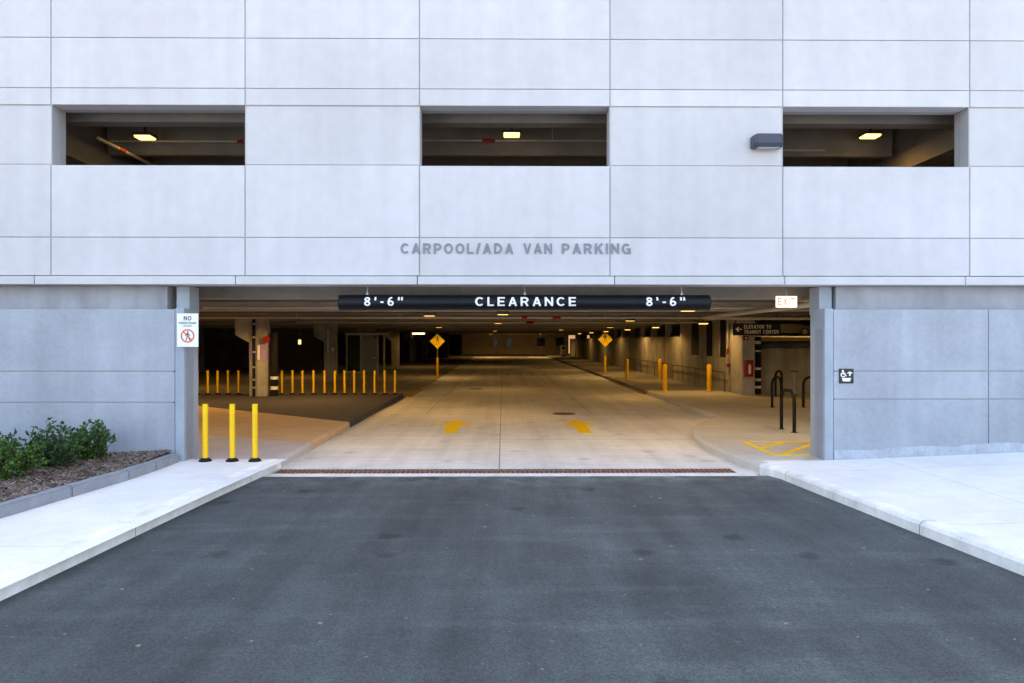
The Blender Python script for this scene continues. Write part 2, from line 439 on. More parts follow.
def text_mesh(txt, height, width=None, depth=0.004, spacing=1.0, bold=0.0, align='CENTER'):
    """heavy block letters in the x,z plane (front is -y), baseline z=0"""
    sp = .16 * spacing
    V, F = [], []; x = 0
    for ch in txt:
        adv, strokes = GL[ch]
        for si, st_ in enumerate(strokes):
            P = []
            for a, b in zip(st_[:-1], st_[1:]):
                a = Vector(a); b = Vector(b); n = max(1, int((b - a).length / .12))
                for k in range(n): P.append(a + (b - a) * k / n)
            P.append(Vector(st_[-1]))
            closed = (P[0] - P[-1]).length < 1e-4
            o = len(V); hw = SW / 2
            for i, p in enumerate(P):
                t0 = (P[i] - P[i - 1]) if i > 0 else ((P[-1] - P[-2]) if closed else P[1] - P[0])
                t1 = (P[i + 1] - P[i]) if i < len(P) - 1 else ((P[1] - P[0]) if closed else t0)
                t0 = t0.normalized(); t1 = t1.normalized(); t = (t0 + t1)
                t = t.normalized() if t.length > 1e-3 else t1
                k = 1 / max(.6, t.dot(t1)); n = Vector((-t.y, t.x)) * hw * k
                for q in (p - n, p + n):
                    for dd in (0, -(1 + .06 * si)): V.append(Vector((q.x + x, dd * depth, q.y)))
            for i in range(len(P) - 1):
                a = o + 4 * i; b = a + 4
                F += [(a, b, b + 2, a + 2), (a + 1, a + 3, b + 3, b + 1), (a, a + 1, b + 1, b), (a + 2, b + 2, b + 3, a + 3)]
            F += [(o, o + 2, o + 3, o + 1), (b, b + 1, b + 3, b + 2)]
        x += adv + sp
    tw_ = x - sp
    sx = width / tw_ if width else height
    return [Vector(((p.x - (tw_ / 2 if align == 'CENTER' else 0)) * sx, p.y, p.z * height)) for p in V], F
def add_text(mb, txt, cx, y, cz, height, **k):
    v, f = text_mesh(txt, height, **k)
    return mb.add([(p.x + cx, p.y + y, p.z + cz - height / 2) for p in v], f)
def disc(mb, cx, cz, r, y, th=0.003, n=20): return mb.lathe([(r, y), (r, y + th)], cx, -cz * -1, n, 'y')
def ring(mb, cx, cz, r0, r1, y, th=0.003, n=28):
    v = []; f = []
    for k in range(n):
        a = 2 * PI * k / n
        for r in (r0, r1):
            for yy in (y, y + th): v.append((cx + r * math.cos(a), yy, cz + r * math.sin(a)))
    for k in range(n):
        a, b = 4 * k, 4 * ((k + 1) % n)
        f += [(a, b, b + 2, a + 2), (a + 1, a + 3, b + 3, b + 1), (a, a + 1, b + 1, b), (a + 2, b + 2, b + 3, a + 3)]
    return mb.add(v, f)

def Y(d): return d - 11.2

# ------------------------------------------------------------ ground
struct(MB().box(-300, 300, -300, 300, -0.5, -0.05).build('ground', mat('dry ground', (0.20, 0.18, 0.14), 0.95, var=0.2, vscale=0.2)))
MB_r = MB().box(-4.75, 5.7, -40, -0.5, -0.3, -0.002)
road = struct(MB_r.build('driveway', 'asphalt'))
# street further out, behind the camera
struct(MB().box(-80, 80, -40, -22, -0.3, -0.006).build('street', 'asphalt'))
# concrete apron and garage lane
lane_mat = slab('lane concrete', (0.72, 0.71, 0.69),
                joints_x=[(-0.06, -3, 200), (-2.15, 8.2, 200), (2.5, 8.6, 200)],
                joints_y=[3.4, 8.3, 13.2, 18.2, 24, 30, 37, 45, 55], var=0.14, brush=0.09, tyre=True, jw=0.010, jcol=0.38)
struct(MB().box(-3.62, 3.9, Y(10.68), Y(10.9), -0.3, 0.0).build('apron_strip', M['kerb']))
struct(MB().prism([(-3.62, Y(11.28)), (3.95, Y(11.28)), (3.95, Y(13.9)), (6, Y(18.6)), (6, Y(110)), (-5, Y(110)), (-5, Y(24.8)), (-3.62, Y(24.8))], -0.3, 0.0).build('garage_lane', lane_mat))
struct(MB().box(3.665, 4.0, Y(10.9), Y(11.285), -0.3, -0.001).build('apron_strip', lane_mat))
struct(MB().box(-3.62, 3.66, Y(10.9), Y(11.28), -0.3, -0.05).build('drain_channel', 'iron'))

# trench drain
td = thing('trench_drain', 'long rusty slotted trench drain across the garage entrance', 'drain', (0, Y(11.09), 0))
MB().box(-3.58, 3.66, -0.19, -0.165, -0.05, 0.004).box(-3.58, 3.66, 0.165, 0.19, -0.05, 0.004).build('frame', 'metal', td)
g = MB(); x = -3.57
while x < 3.64:
    g.box(x, x + 0.036, -0.163, 0.163, -0.04, 0.003); x += 0.075
g.box(-3.57, 3.65, -0.025, 0.025, -0.04, 0.002)
g.build('grate', 'rust', td)

# walks -----------------------------------------------------------------
walk_w = slab('white walk concrete', (0.80, 0.79, 0.75), joints_x=[(6.05, -30, -0.0)], joints_y=[-0.9, -3.9, -6.9], var=0.09, brush=0.02, jcol=0.55, jw=0.005)
walk_l = slab('left walk concrete', (0.80, 0.79, 0.75), joints_y=[-1.35, -4.6, -8], var=0.09, brush=0.02, jcol=0.6, jw=0.005)
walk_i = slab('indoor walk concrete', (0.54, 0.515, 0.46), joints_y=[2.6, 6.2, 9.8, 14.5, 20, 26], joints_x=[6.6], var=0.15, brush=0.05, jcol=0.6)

def strip(path, width, side, z0=-0.25, z1=0.15, rad=0.05):
    """kerb run along path with rounded upper edge; side=+1 puts its body to the left of the path direction"""
    prof = [(-.02, z0), (-.012, z1 - rad), (rad * 0.2, z1 - rad * 0.35), (rad * .55, z1 - rad * .1), (rad * 1.1, z1), (width, z1), (width, z0)]
    P = [Vector((p[0], p[1])) for p in path]
    v = []; f = []
    for i, p in enumerate(P):
        t0 = (P[i] - P[i - 1]).normalized() if i > 0 else (P[1] - P[0]).normalized()
        t1 = (P[i + 1] - P[i]).normalized() if i < len(P) - 1 else t0
        t = (t0 + t1).normalized(); nrm = Vector((-t.y, t.x)) * side
        k = 1 / max(0.5, t.dot(t1))
        for a, z in prof: v.append((p.x + nrm.x * a * k, p.y + nrm.y * a * k, z))
    m = len(prof)
    for i in range(len(P) - 1):
        for k in range(m): f.append((i * m + k, i * m + (k + 1) % m, (i + 1) * m + (k + 1) % m, (i + 1) * m + k))
    f.append(tuple(range(m))); f.append(tuple((len(P) - 1) * m + k for k in range(m)))
    mb = MB(); mb.add(v, f); return mb
def arc(pts, n=6):
    """catmull-rom through pts"""
    out = []
    Q = [Vector(p) for p in pts]; Q = [Q[0] * 2 - Q[1]] + Q + [Q[-1] * 2 - Q[-2]]
    for i in range(1, len(Q) - 2):
        for k in range(n):
            t = k / n; a, b, c, d = Q[i - 1:i + 3]
            out.append(0.5 * ((2 * b) + (c - a) * t + (2 * a - 5 * b + 4 * c - d) * t * t + (3 * b - a - 3 * c + d) * t ** 3))
    out.append(Q[-2]); return [tuple(p) for p in out]
# right side
rk_out = [(5.25, -40), (5.05, Y(2)), (4.60, Y(6.2)), (4.30, Y(9.1)), (4.17, Y(10.45)), (4.02, Y(10.9))]
kerbm = slab('jointed kerb concrete', (0.86, 0.85, 0.81), joints_y=[Y(7.45), Y(4.4), Y(10.3)], var=0.2, vscale=2.5, jcol=.35)
strip(rk_out, 0.16, -1).build('k', kerbm)
o = bpy.data.objects['k']; o.name = 'kerb'; struct(o)
rin = arc([(4.02, Y(10.9)), (3.90, Y(11.6)), (3.83, Y(12.6)), (3.86, Y(13.7)), (4.05, Y(14.9)), (4.45, Y(16.1)), (4.95, Y(17.0)), (5.42, Y(17.6))], 4)
rin = rin + [(5.48, Y(18.2)), (5.50, Y(22)), (5.50, Y(26.6))]
struct(strip(rin, 0.16, -1).build('kerb', walk_i))
def rwalk(path, xr, name, m, z=0.146):
    """sheet from a kerb path to x = xr, rising gently to the right outside the door"""
    mb = MB(); v = []; n = 8
    for (px, py) in path:
        for k in range(n + 1):
            xx = px + (xr - px) * k / n
            zz = z + (0.042 * max(0, xx - 5.2) if (m is walk_w) else 0)
            v.append((xx, py, zz))
    f = [(i * (n + 1) + k, i * (n + 1) + k + 1, (i + 1) * (n + 1) + k + 1, (i + 1) * (n + 1) + k) for i in range(len(path) - 1) for k in range(n)]
    mb.add(v, f); return struct(mb.build(name, m))
rwalk([(p[0] + 0.12, p[1]) for p in rk_out[:-1]] + [(4.15, Y(11.0))], 12, 'sidewalk', walk_w)
rwalk([(4.15, Y(11.0)), (4.06, Y(11.18))], 12, 'sidewalk', walk_w)
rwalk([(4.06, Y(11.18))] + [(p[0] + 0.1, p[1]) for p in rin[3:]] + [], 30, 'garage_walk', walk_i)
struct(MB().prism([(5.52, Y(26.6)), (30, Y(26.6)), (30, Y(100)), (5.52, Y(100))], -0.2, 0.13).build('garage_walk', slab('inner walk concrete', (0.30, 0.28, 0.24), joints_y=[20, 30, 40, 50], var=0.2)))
# left side
lk_out = [(-4.45, -40), (-4.35, Y(0)), (-4.02, Y(5.6)), (-3.80, Y(9.2)), (-3.66, Y(10.9)), (-3.62, Y(11.4)), (-3.64, Y(13.25))]
def joined(path): return path
struct(strip(lk_out[:6], 0.17, 1).build('kerb', kerbm))
struct(strip([(-3.62, Y(11.4)), (-3.64, Y(13.25))], 0.17, 1).build('kerb', 'mauvepave'))
struct(strip([(-3.64, Y(13.25)), (-3.64, Y(16.6))], 0.17, 1).build('kerb', 'tanpave'))
struct(strip([(-3.64, Y(16.6)), (-3.60, Y(24.0)), (-3.60, Y(25.2))], 0.17, 1).build('kerb', 'darkpave'))
struct(MB().add([(-14, -40, .146), (-4.32, -40, .146), (-4.22, Y(0), .146), (-3.89, Y(5.6), .146), (-3.67, Y(9.2), .146), (-3.53, Y(10.9), .146), (-3.5, Y(11.4), .146), (-14, Y(11.4), .146)], [tuple(range(8))]).build('sidewalk', walk_l))
def sheet(pts, z, name, m): return struct(MB().prism(pts, -0.2, z).build(name, m))
sheet([(-5.6, Y(11.41)), (-3.7, Y(11.41)), (-3.7, Y(13.25)), (-6.2, Y(14.4)), (-30, Y(16.5)), (-30, Y(12.0)), (-5.6, Y(12.0))], 0.143, 'garage_walk', 'mauvepave')
sheet([(-3.7, Y(13.26)), (-3.7, Y(16.6)), (-8.9, Y(20.6)), (-30, Y(24)), (-30, Y(16.52)), (-6.2, Y(14.41))], 0.1425, 'garage_walk', 'tanpave')
sheet([(-3.7, Y(16.61)), (-3.65, Y(25.2)), (-12, Y(25.2)), (-10, Y(22.4)), (-8.9, Y(20.65))], 0.142, 'garage_walk', 'darkpave')
sheet([(-8.95, Y(20.7)), (-10, Y(22.45)), (-12, Y(25.2)), (-30, Y(25.2)), (-30, Y(24.1))], 0.140, 'garage_walk', walk_i)
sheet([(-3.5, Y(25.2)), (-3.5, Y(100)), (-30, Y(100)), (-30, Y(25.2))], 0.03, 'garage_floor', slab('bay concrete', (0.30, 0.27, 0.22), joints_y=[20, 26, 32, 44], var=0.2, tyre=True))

# painted marks
def mark(mb, name='floor_marking', m='paint'): return struct(mb.build(name, m))
def arrow(cx):
    y0, y1, y2 = Y(15.6), Y(16.85), Y(18.2)
    mark(MB().prism([(cx - .15, y0), (cx + .15, y0), (cx + .15, y1 + .12), (cx + .44, y1 - .02), (cx, y2), (cx - .44, y1 - .02), (cx - .15, y1 + .12)], -0.01, 0.004), 'arrow_marking')
arrow(-1.19); arrow(1.86)
mb = MB()
def line2(mb, a, b, w, z0, z1):
    a = Vector(a); b = Vector(b); t = (b - a).normalized(); n = Vector((-t.y, t.x)) * w / 2
    mb.prism([tuple(a - n), tuple(b - n), tuple(b + n), tuple(a + n)], z0, z1)
line2(mb, (-3.42, Y(25.3)), (-3.40, Y(36)), 0.1, -0.01, 0.035)
mark(mb, 'edge_line', 'paintold')
mb = MB(); line2(mb, (5.40, Y(26.6)), (5.36, Y(35)), 0.1, -0.01, 0.005); mark(mb, 'edge_line', 'paintold')
mb = MB()
for i in range(9):
    xx = -2.9 + i * 0.75
    mb.prism([(xx, Y(41.8)), (xx + .35, Y(41.8)), (xx + .17, Y(43.2))], -0.01, 0.004)
mark(mb, 'yield_marking', 'paintold')
zz = 0.150
mb = MB(); F = (4.57, 6.6); n0, f0 = Y(11.72), Y(13.22)
mb.box(F[0] - .05, F[0] + .05, n0 - .05, f0 + .05, 0.14, zz)
mb.box(F[0] + .05, F[1], f0 - .05, f0 + .05, 0.14, zz)
mb.box(F[0] + .05, F[1], n0 - .05, n0 + .05, 0.14, zz)
for (a, b) in (((4.62, Y(12.48)), (5.29, Y(13.17))), ((4.72, Y(11.78)), (5.95, Y(13.17))), ((5.5, Y(11.78)), (6.6, Y(13.0)))):
    line2(mb, a, b, 0.1, 0.14, zz - 0.001)
mark(mb, 'hatched_marking')
for (cx, d, r, lab) in ((-1.15, 29.7, 0.30, 'dark round manhole cover far up the left lane'), (1.72, 19.7, 0.33, 'rusty round manhole cover just beyond the right arrow')):
    o = MB().lathe([(r, -0.02), (r, 0.004), (r * .9, 0.006), (r * .88, 0.003)], 0, 0, 28).build('manhole_cover', 'iron')
    o.location = (cx, Y(d), 0); tag(o, lab, 'manhole cover')

# ------------------------------------------------------------ building
G = thing('parking_garage', 'pale concrete parking garage with wide drive-in entrance under three openings', 'parking garage')
XS = [-7.17, -4.10, -1.33, 1.71, 4.48, 7.49]
xs = list(XS)
lefts = []; x = XS[0]
for wd in (2.8, 3.05, 2.8, 3.05, 2.8, 3.05, 2.8, 3.05): x -= wd; lefts.append(x)
rights = []; x = XS[-1]
for wd in (2.8, 3.05, 2.8, 3.05, 2.8, 3.05, 2.8, 3.05): x += wd; rights.append(x)
xs = lefts[::-1] + xs + rights
i0 = xs.index(-7.17)
ZW0, ZW1 = 4.86, 5.81
zrows = [3.10, 3.71, ZW0, ZW1, 6.08, 6.88, 8.7, 9.3]
J = 0.0075
FY = -0.04
for i in range(len(xs) - 1):
    win = (i - i0) % 2 == 0
    if xs[i + 1] < -13.5 or xs[i] > 13.5:
        continue
    for j in range(len(zrows) - 1):
        if win and j == 2: continue
        yy = FY + (0.02 if (not win and j == 2) else 0)
        MB().box(xs[i] + J, xs[i + 1] - J, yy, 0.22, zrows[j] + J * 0.7 + (.010 if j == 2 else 0), zrows[j + 1] - J * 0.7, 0.008).build('wall_panel', 'precast', G)
js = MB()
for i, xx in enumerate(xs):
    if -13.5 < xx < 13.5:
        js.box(xx - J, xx + J, FY + .022, .2, zrows[0], zrows[-1])
        if i < len(xs) - 1 and xs[i + 1] < 14:
            for z in zrows[1:-1]:
                if (i - i0) % 2 == 0 and z in (ZW0, ZW1): continue
                js.box(xx + J, xs[i + 1] - J, FY + .022, .2, z - .006, z + .012)
js.build('joint_sealant', 'sealant', G)
# plain far parts of the front and the storeys above the picture
XL, XR = -30, 30
lx = [a for a in xs if a < -13.5 and True]; 
el = min(xs[i] for i in range(len(xs) - 1) if not (xs[i + 1] < -13.5 or xs[i] > 13.5))
er = max(xs[i + 1] for i in range(len(xs) - 1) if not (xs[i + 1] < -13.5 or xs[i] > 13.5))
MB().box(XL, el - J, FY, 0.22, 3.1, 9.3, .01).build('wall_wing', 'precast', G)
MB().box(er + J, XR, FY, 0.22, 3.1, 9.3, .01).build('wall_wing', 'precast', G)
for (a, b) in ((9.32, 12.4), (12.42, 15.6), (15.62, 19)):
    MB().box(XL, XR, FY, 0.22, a, b, .01).build('upper_wall', 'precast', G)
# backing wall with the same openings
bk = MB()
bk.box(XL, XR, 0.222, 0.35, 2.962, ZW0 - .004); bk.box(XL, XR, 0.222, 0.35, ZW1 + .004, 19)
wins = [(xs[i], xs[i + 1]) for i in range(len(xs) - 1) if (i - i0) % 2 == 0 and not (xs[i + 1] < -13.5 or xs[i] > 13.5)]
px = XL
for (a, b) in wins + [(XR, XR)]:
    bk.box(px, a - .004 if a < XR else XR, 0.222, 0.35, ZW0 - .004, ZW1 + .004); px = b + .004
bk.build('backing_wall', 'sealant', G)
# lintel band
lj = [-30, -16.5, -13.4, -10.5, -7.41, -4.24, -1.36, 1.78, 4.50, 7.40, 10.4, 13.4, 30]
for a, b in zip(lj[:-1], lj[1:]):
    MB().box(a + .006, b - .006, -0.075, 0.35, 2.96, 3.092, 0.010).build('lintel_band', 'precast', G)
# recess wall over the low walls
for s in (-1, 1):
    e = 0.045 if s > 0 else -0.04
    a, b = sorted((s * 5.45, s * 30))
    MB().box(a, b, 0.21, 0.5, 2.56, 2.955).build('recess_wall', 'recess', G)
    a, b = sorted((s * (5.15 + e), s * (5.36 + e)))
    MB().box(a, b, 0.25, 0.62, 2.5, 2.955, .008).build('entrance_post', 'jamb', G)
    # low walls in courses
    zc = [(-0.3, 1.12 if s > 0 else 1.075), (1.135 if s > 0 else 1.09, 1.57), (1.585, 2.57)]
    xc = [5.265 + e, 7.82, 11.0, 14.2, 30] if s > 0 else [5.265 + e, 9.0, 12.4, 30]
    for a, b in zip(xc[:-1], xc[1:]):
        for z0, z1 in zc:
            p, q = sorted((s * a, s * b))
            MB().box(p + .006, q - .006, 0, 0.4, z0, z1, .007).build('wall_panel', 'precast_low', G)
    p, q = sorted((s * (5.30 + e), s * 29.9))
    MB().box(p, q, 0.02, 0.38, -0.3, 2.55).build('wall_core', 'sealant', G)
    p, q = sorted((s * (5.12 + e), s * (5.262 + e)))
    MB().box(p, q, -0.012, 0.52, -0.3, 2.585, .01).build('end_pier', 'jamb', G)
    a, b = sorted((s * (5.112 + e), s * (5.119 + e)))
    MB().box(a, b, 0.06, 0.32, 0.16, 2.26, .002).build('corner_plate', 'guard', G)
# rough mortar line along the foot of the right wall
mb = MB(); n = 120; v = []; f = []
for k in range(n + 1):
    xx = 5.32 + (14 - 5.32) * k / n
    zb = 0.146 + 0.042 * max(0, xx - 5.2)
    h = 0.14 + 0.02 * random.random() + 0.012 * math.sin(xx * 5)
    v += [(xx, -0.012 - .006 * random.random(), zb - .05), (xx, -0.008 - .008 * random.random(), zb + h * .6), (xx, -0.002, zb + h), (xx, 0.05, zb + h)]
for k in range(n):
    for q in range(3): f.append((k * 4 + q, k * 4 + q + 1, k * 4 + q + 5, k * 4 + q + 4))
mb.add(v, f).build('mortar_strip', 'foam', G, True)

# structure behind
MB().box(XL, XR, 0.36, 0.5, 3.5, 19).build('inner_face', 'tee', G) if False else None
def stem(d, z0, z1, x0, x1, name='ceiling_beam', wdt=0.16):
    MB().prism([(Y(d), z0), (Y(d) + wdt, z0), (Y(d) + wdt + .05, z1), (Y(d) - .05, z1)], x0, x1, 'x').build(name, ('tee_shaded', 'tee_lit', 'tee', 'tee_lit', 'tee_shaded', 'tee')[int(round((d - 14.3) / 1.5)) % 6] if z0 < 3 else 'tee', G)  # tones alternate from beam to beam to paint lit and shaded stripes
MB().box(XL, XR, Y(12.6), Y(12.95), 2.82, 3.4, .015).build('entrance_beam', 'tee', G)
d = 15.8
while d < 98:
    x1 = 30 if d < 24.5 else 8.75
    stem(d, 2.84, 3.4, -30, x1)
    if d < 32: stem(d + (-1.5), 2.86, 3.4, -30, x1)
    d += 3.0
MB().box(XL, XR, 0.36, Y(25), 3.4, 3.55).box(XL, 8.9, Y(25), Y(100), 3.4, 3.55).build('floor_deck', 'tee', G)
# second level ceiling
MB().box(XL, XR, Y(12.15), Y(12.45), 5.85, 6.6, .015).build('upper_spandrel', 'tee', G)
d = 14.42
while d < 34:
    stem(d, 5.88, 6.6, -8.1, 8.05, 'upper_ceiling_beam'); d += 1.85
for s in (-1, 1):
    a, b = sorted((s * 8.06, s * 8.75))
    MB().box(a, b, Y(12.1), Y(99), 5.5, 5.87).build('upper_girder', 'tee', G)
    a, b = sorted((s * 8.3, s * 8.75))
    MB().box(a, b, Y(12.1), Y(99), 5.875, 6.6).build('upper_girder_web', 'tee', G)
    a, b = sorted((s * 8.76, s * 29.9))
    for k in range(10):
        dd = 14.42 + 3.7 * k
        MB().box(a, b, Y(dd), Y(dd) + .18, 5.88, 6.6).build('upper_ceiling_beam', 'tee', G)
MB().box(XL, XR, 0.36, Y(100), 6.6, 6.8).build('upper_deck', 'tee', G)
# envelope
MB().box(XL - .3, XL, 0.0, Y(100), -0.3, 19).build('side_wall', 'inwall', G)
MB().box(XR, XR + .3, 0.0, Y(100), -0.3, 19).build('side_wall', 'inwall', G)
MB().box(XL, XR, Y(100), Y(100.3), -0.3, 19).build('back_wall', 'inwall', G)
MB().box(XL, XR, 0.36, Y(100), 18.9, 19.1).build('roof', 'tee', G)
# cross wall closing the far end of the lane, with windows
fw = MB(); DF = 92
wz0, wz1 = 1.2, 2.5
holes = [(-1.3, -0.7), (0.4, 1.2), (4.4, 5.6), (6.9, 8.1)]
px = -5.4
for a, b in holes + [(8.6, 8.6)]:
    fw.box(px, a, Y(DF), Y(DF + .3), 0, 3.4)
    if b > a: fw.box(a, b, Y(DF), Y(DF + .3), 0, wz0); fw.box(a, b, Y(DF), Y(DF + .3), wz1, 3.4)
    px = b
fw.build('end_wall', 'farwall', G)
MB().box(-5.4, 9.2, Y(DF - .5), Y(DF), 0.0, 0.18).build('wall_plinth', 'darkpave', G)
for a, b in holes:
    fr = MB().box(a, b, Y(DF + .1), Y(DF + .16), wz0, wz0 + .06).box(a, b, Y(DF + .1), Y(DF + .16), wz1 - .06, wz1)\
        .box(a, a + .06, Y(DF + .1), Y(DF + .16), wz0 + .06, wz1 - .06).box(b - .06, b, Y(DF + .1), Y(DF + .16), wz0 + .06, wz1 - .06).build('window', 'frame', G)
    MB().box(a + .06, b - .06, Y(DF + .12), Y(DF + .14), wz0 + .06, wz1 - .06).build('pane', 'glass', fr)
MB().box(8.65, 9.5, Y(DF), Y(DF + .2), 0.3, 2.7).build('lobby_wall', 'lobby', G)
MB().box(10.7, 11.4, Y(DF), Y(DF + .2), 0.3, 2.7).build('lobby_wall', 'lobby', G)
MB().box(9.52, 10.6, Y(DF - 4), Y(DF - 3.2), 0, 3.4).build('column', 'column', G)

# columns of the left row
def column(xr, d, s=-1, wdt=0.575, dep=0.42, z0=0.0, band=False):
    """s=-1: corbel reaches left"""
    a, b = (xr - wdt, xr)
    pts = [(a, z0), (b, z0), (b, 2.83), (a - .49, 2.83), (a - .49, 2.26), (a, 1.98)]
    c = MB().prism(pts, Y(d), Y(d + dep), 'y').build('column', 'column', G)
    if band:
        MB().box(a - .006, b + .006, Y(d) - .006, Y(d + dep) + .006, 1.36, 1.95).build('painted_band', 'purple', c)
        MB().box(a + .28, a + .36, Y(d) - .014, Y(d) - .007, 1.40, 1.90).build('level_plate', 'white', c)
    return c
column(-8.13, 24.1, band=True)
column(-8.13, 34.1); column(-8.13, 44.3); column(-8.13, 54.7); column(-8.13, 65); column(-8.13, 75)
for d in (24.1, 44.3, 65):
    for xx in (-19, ):
        column(xx, d)
MB().box(-8.9, -8.0, Y(12.9), Y(99), 2.835, 3.395).build('girder', 'tee', G) if False else None
# right column
MB().box(8.37, 8.82, Y(24.4), Y(25.5), 0.0, 3.4, .02).build('column', 'column', G)
# right wall with tall slots
rw = MB(); XW = 8.42
slots = [(26.35, 27.15), (28.05, 29.0), (30.0, 31.2)]
px = 25.5
for a, b in slots + [(33.2, 33.2)]:
    rw.box(XW, XW + .3, Y(px), Y(a), 0, 3.4)
    if b > a:
        rw.box(XW, XW + .3, Y(a), Y(b), 0, 1.42)
        MB().box(XW + .03, XW + .06, Y(a), Y(b), 1.42, 3.4).build('slot_dark_sheet', 'black', G)  # black sheet stands for the darkness inside the open slot
    px = b
rw.box(XW, XW + .3, Y(33.2), Y(88), 0, 2.24)
rw.build('side_wall', 'inwall', G)
for k in range(9):
    MB().box(XW + .02, XW + .28, Y(36 + k * 3.4), Y(36.35 + k * 3.4), 2.24, 3.4).build('wall_pier', 'inwall', G)
# low wall at the right rear, and the sloping deck the parked car stands on
MB().box(8.83, 30, Y(25.25), Y(25.5), 0.0, 1.78, .01).build('rear_wall', 'inwall', G)
MB().box(8.85, 30, Y(25.9), Y(26.1), 1.3, 1.95).build('ramp_edge', 'tee', G)
zr0, zr1 = 1.95, 2.62
MB().prism([(Y(26.1), zr0), (Y(70), zr1), (Y(70), zr1 - .3), (Y(26.1), zr0 - .3)], 8.85, 29.9, 'x').build('ramp_deck', slab('ramp concrete', (.36, .33, .28), var=.2), G)
MB().box(8.85, 29.9, Y(70), Y(70.3), 1.5, 6.6).build('ramp_end_wall', 'inwall', G)
# dividing wall in the dark left bay
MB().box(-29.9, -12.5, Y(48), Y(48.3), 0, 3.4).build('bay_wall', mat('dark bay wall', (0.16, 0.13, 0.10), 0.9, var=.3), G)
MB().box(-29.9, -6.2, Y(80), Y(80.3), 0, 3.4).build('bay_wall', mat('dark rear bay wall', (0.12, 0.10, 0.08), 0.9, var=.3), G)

# ------------------------------------------------------------ lamps
def lamp_thing(name, label, loc, power, wdt=0.34, lens='lens', group='warm lamps under the garage ceiling', tilt=0, arm=None, shade=True):
    t = thing(name, label, 'lamp', loc, 0, group)
    h = MB().box(-wdt / 2, wdt / 2, -.14, .14, 0.03, .09, .012)
    h.box(-.02, .02, -.02, .02, .12, arm if arm else .3)
    if -6 < loc[0] < 7 and loc[2] < 3 and shade: h.box(-wdt / 2, wdt / 2, -.15, -.141, 0.006, .09)
    h.build('housing', 'lampgrey', t)
    MB().prism([(-.13, .03), (.13, .03), (.11, .0), (-.11, .0)], -wdt / 2 + .03, wdt / 2 - .03, 'x').build('lens', lens, t)
    ld = bpy.data.lights.new('lamp_light', 'SPOT'); ld.spot_size = R(168); ld.spot_blend = 0.8 if loc[2] > 5 else 0.35; ld.shadow_soft_size = 0.12
    ld.energy = power * 3; ld.color = (1.0, 0.80, 0.55) if name == 'entrance_fill_lamp' else LAMP
    lo = bpy.data.objects.new('lamp_light', ld); COL.objects.link(lo); lo.parent = t; lo.location = (0, 0, -0.05)
    return t
LP = 13
lamps = [
    (7.35, 25.6, 'hanging warm lamp nearest the right column, above the handrail'),
    (7.35, 33.6, 'warm lamp above the right walk, just beyond the tall wall slots'),
    (7.35, 41.2, 'warm lamp above the right walk, right of the far warning sign'),
    (7.35, 49.8, 'warm lamp directly above the right diamond warning sign'),
    (7.35, 58.0, 'small far warm lamp just left of the right diamond sign'),
    (7.35, 67.0, 'tiny farthest warm lamp beside the lit lobby'),
    (0.0, 18.9, 'ceiling lamp behind the clearance bar, above the lane centre joint'),
    (-0.2, 29.0, 'second ceiling lamp up the lane centre line'),
    (-0.6, 54.0, 'thin glowing lamp over the far end of the lane'),
    (-2.0, 13.62, 'added fill lamp hidden between the first ceiling beams, left'),  # these four are added out of sight to brighten the entrance lane
    (2.6, 13.62, 'added fill lamp hidden between the first ceiling beams, right'),
    (-7.4, 13.62, 'added fill lamp hidden between the first beams over the left walk'),
    (6.6, 13.62, 'added fill lamp hidden between the first beams over the right walk'),
    (-2.1, 20.0, 'ceiling lamp above the left arrow, near the left diamond sign'),
    (4.4, 16.6, 'pale ceiling lamp above the bend of the right kerb'),
    (4.6, 25.2, 'ceiling lamp above the right lane, left of the conduit elbow'),
    (-3.5, 38.2, 'added ceiling lamp brightening the left diamond warning sign'),  # this pair is added to brighten the diamond signs
    (5.9, 38.4, 'added ceiling lamp brightening the right diamond warning sign'),
    (-1.5, 84.0, 'added ceiling lamp brightening the end wall, left'),  # this pair is added to brighten the end wall
    (4.5, 84.0, 'added ceiling lamp brightening the end wall, right'),
    (4.0, 48.0, 'glowing lamp over the right half of the far lane'),
]
for x, d, lab in lamps:
    z = 3.12 if d < 15 else (2.66 if x > 7 else 2.76)
    lamp_thing('entrance_fill_lamp' if d < 15 else 'ceiling_lamp', lab, (x, Y(d), z), LP * ((0.6 if d < 45 else 0.34) if x > 7 else 0.8 if d < 15 else 1.5 if d > 75 else 0.22 if 45 < d < 75 else 0.7 if 36 < d < 39 or 34 < d < 36 else 0.36), arm=0.28 if d < 15 else 0.6)
for x, d, lab in ((-12.5, 30.05, 'added unseen lamp in the dark left bay behind the first column'), (-11.5, 38.3, 'added unseen lamp in the left bay beyond the second column'),
                  (-6.3, 53.3, 'added unseen lamp lighting the corbel of the third column'), (12.5, 19.55, 'added unseen lamp above the bicycle racks'), (-6.2, 22.55, 'added unseen lamp in front of the row of yellow posts'), (-10.4, 21.05, 'added unseen lamp in front of the first left column')):
    lamp_thing('ceiling_lamp', lab, (x, Y(d), 2.93), LP * (2.0 if 20 < d < 23 else 1.4 if x > 10 else 0.45), arm=.3)  # unseen lamps added to light the left bay, the posts and the rear wall
for x, d, lab in ((14, 36, 'added unseen lamp above the raised deck at the rear right'), (21.5, 50, 'added unseen lamp brightening the silver car on the raised deck')):
    lamp_thing('ceiling_lamp', lab, (x, Y(d), 5.6), LP * (0.35 if d < 40 else 5), arm=.9)  # unseen lamps added to light the raised deck and its car
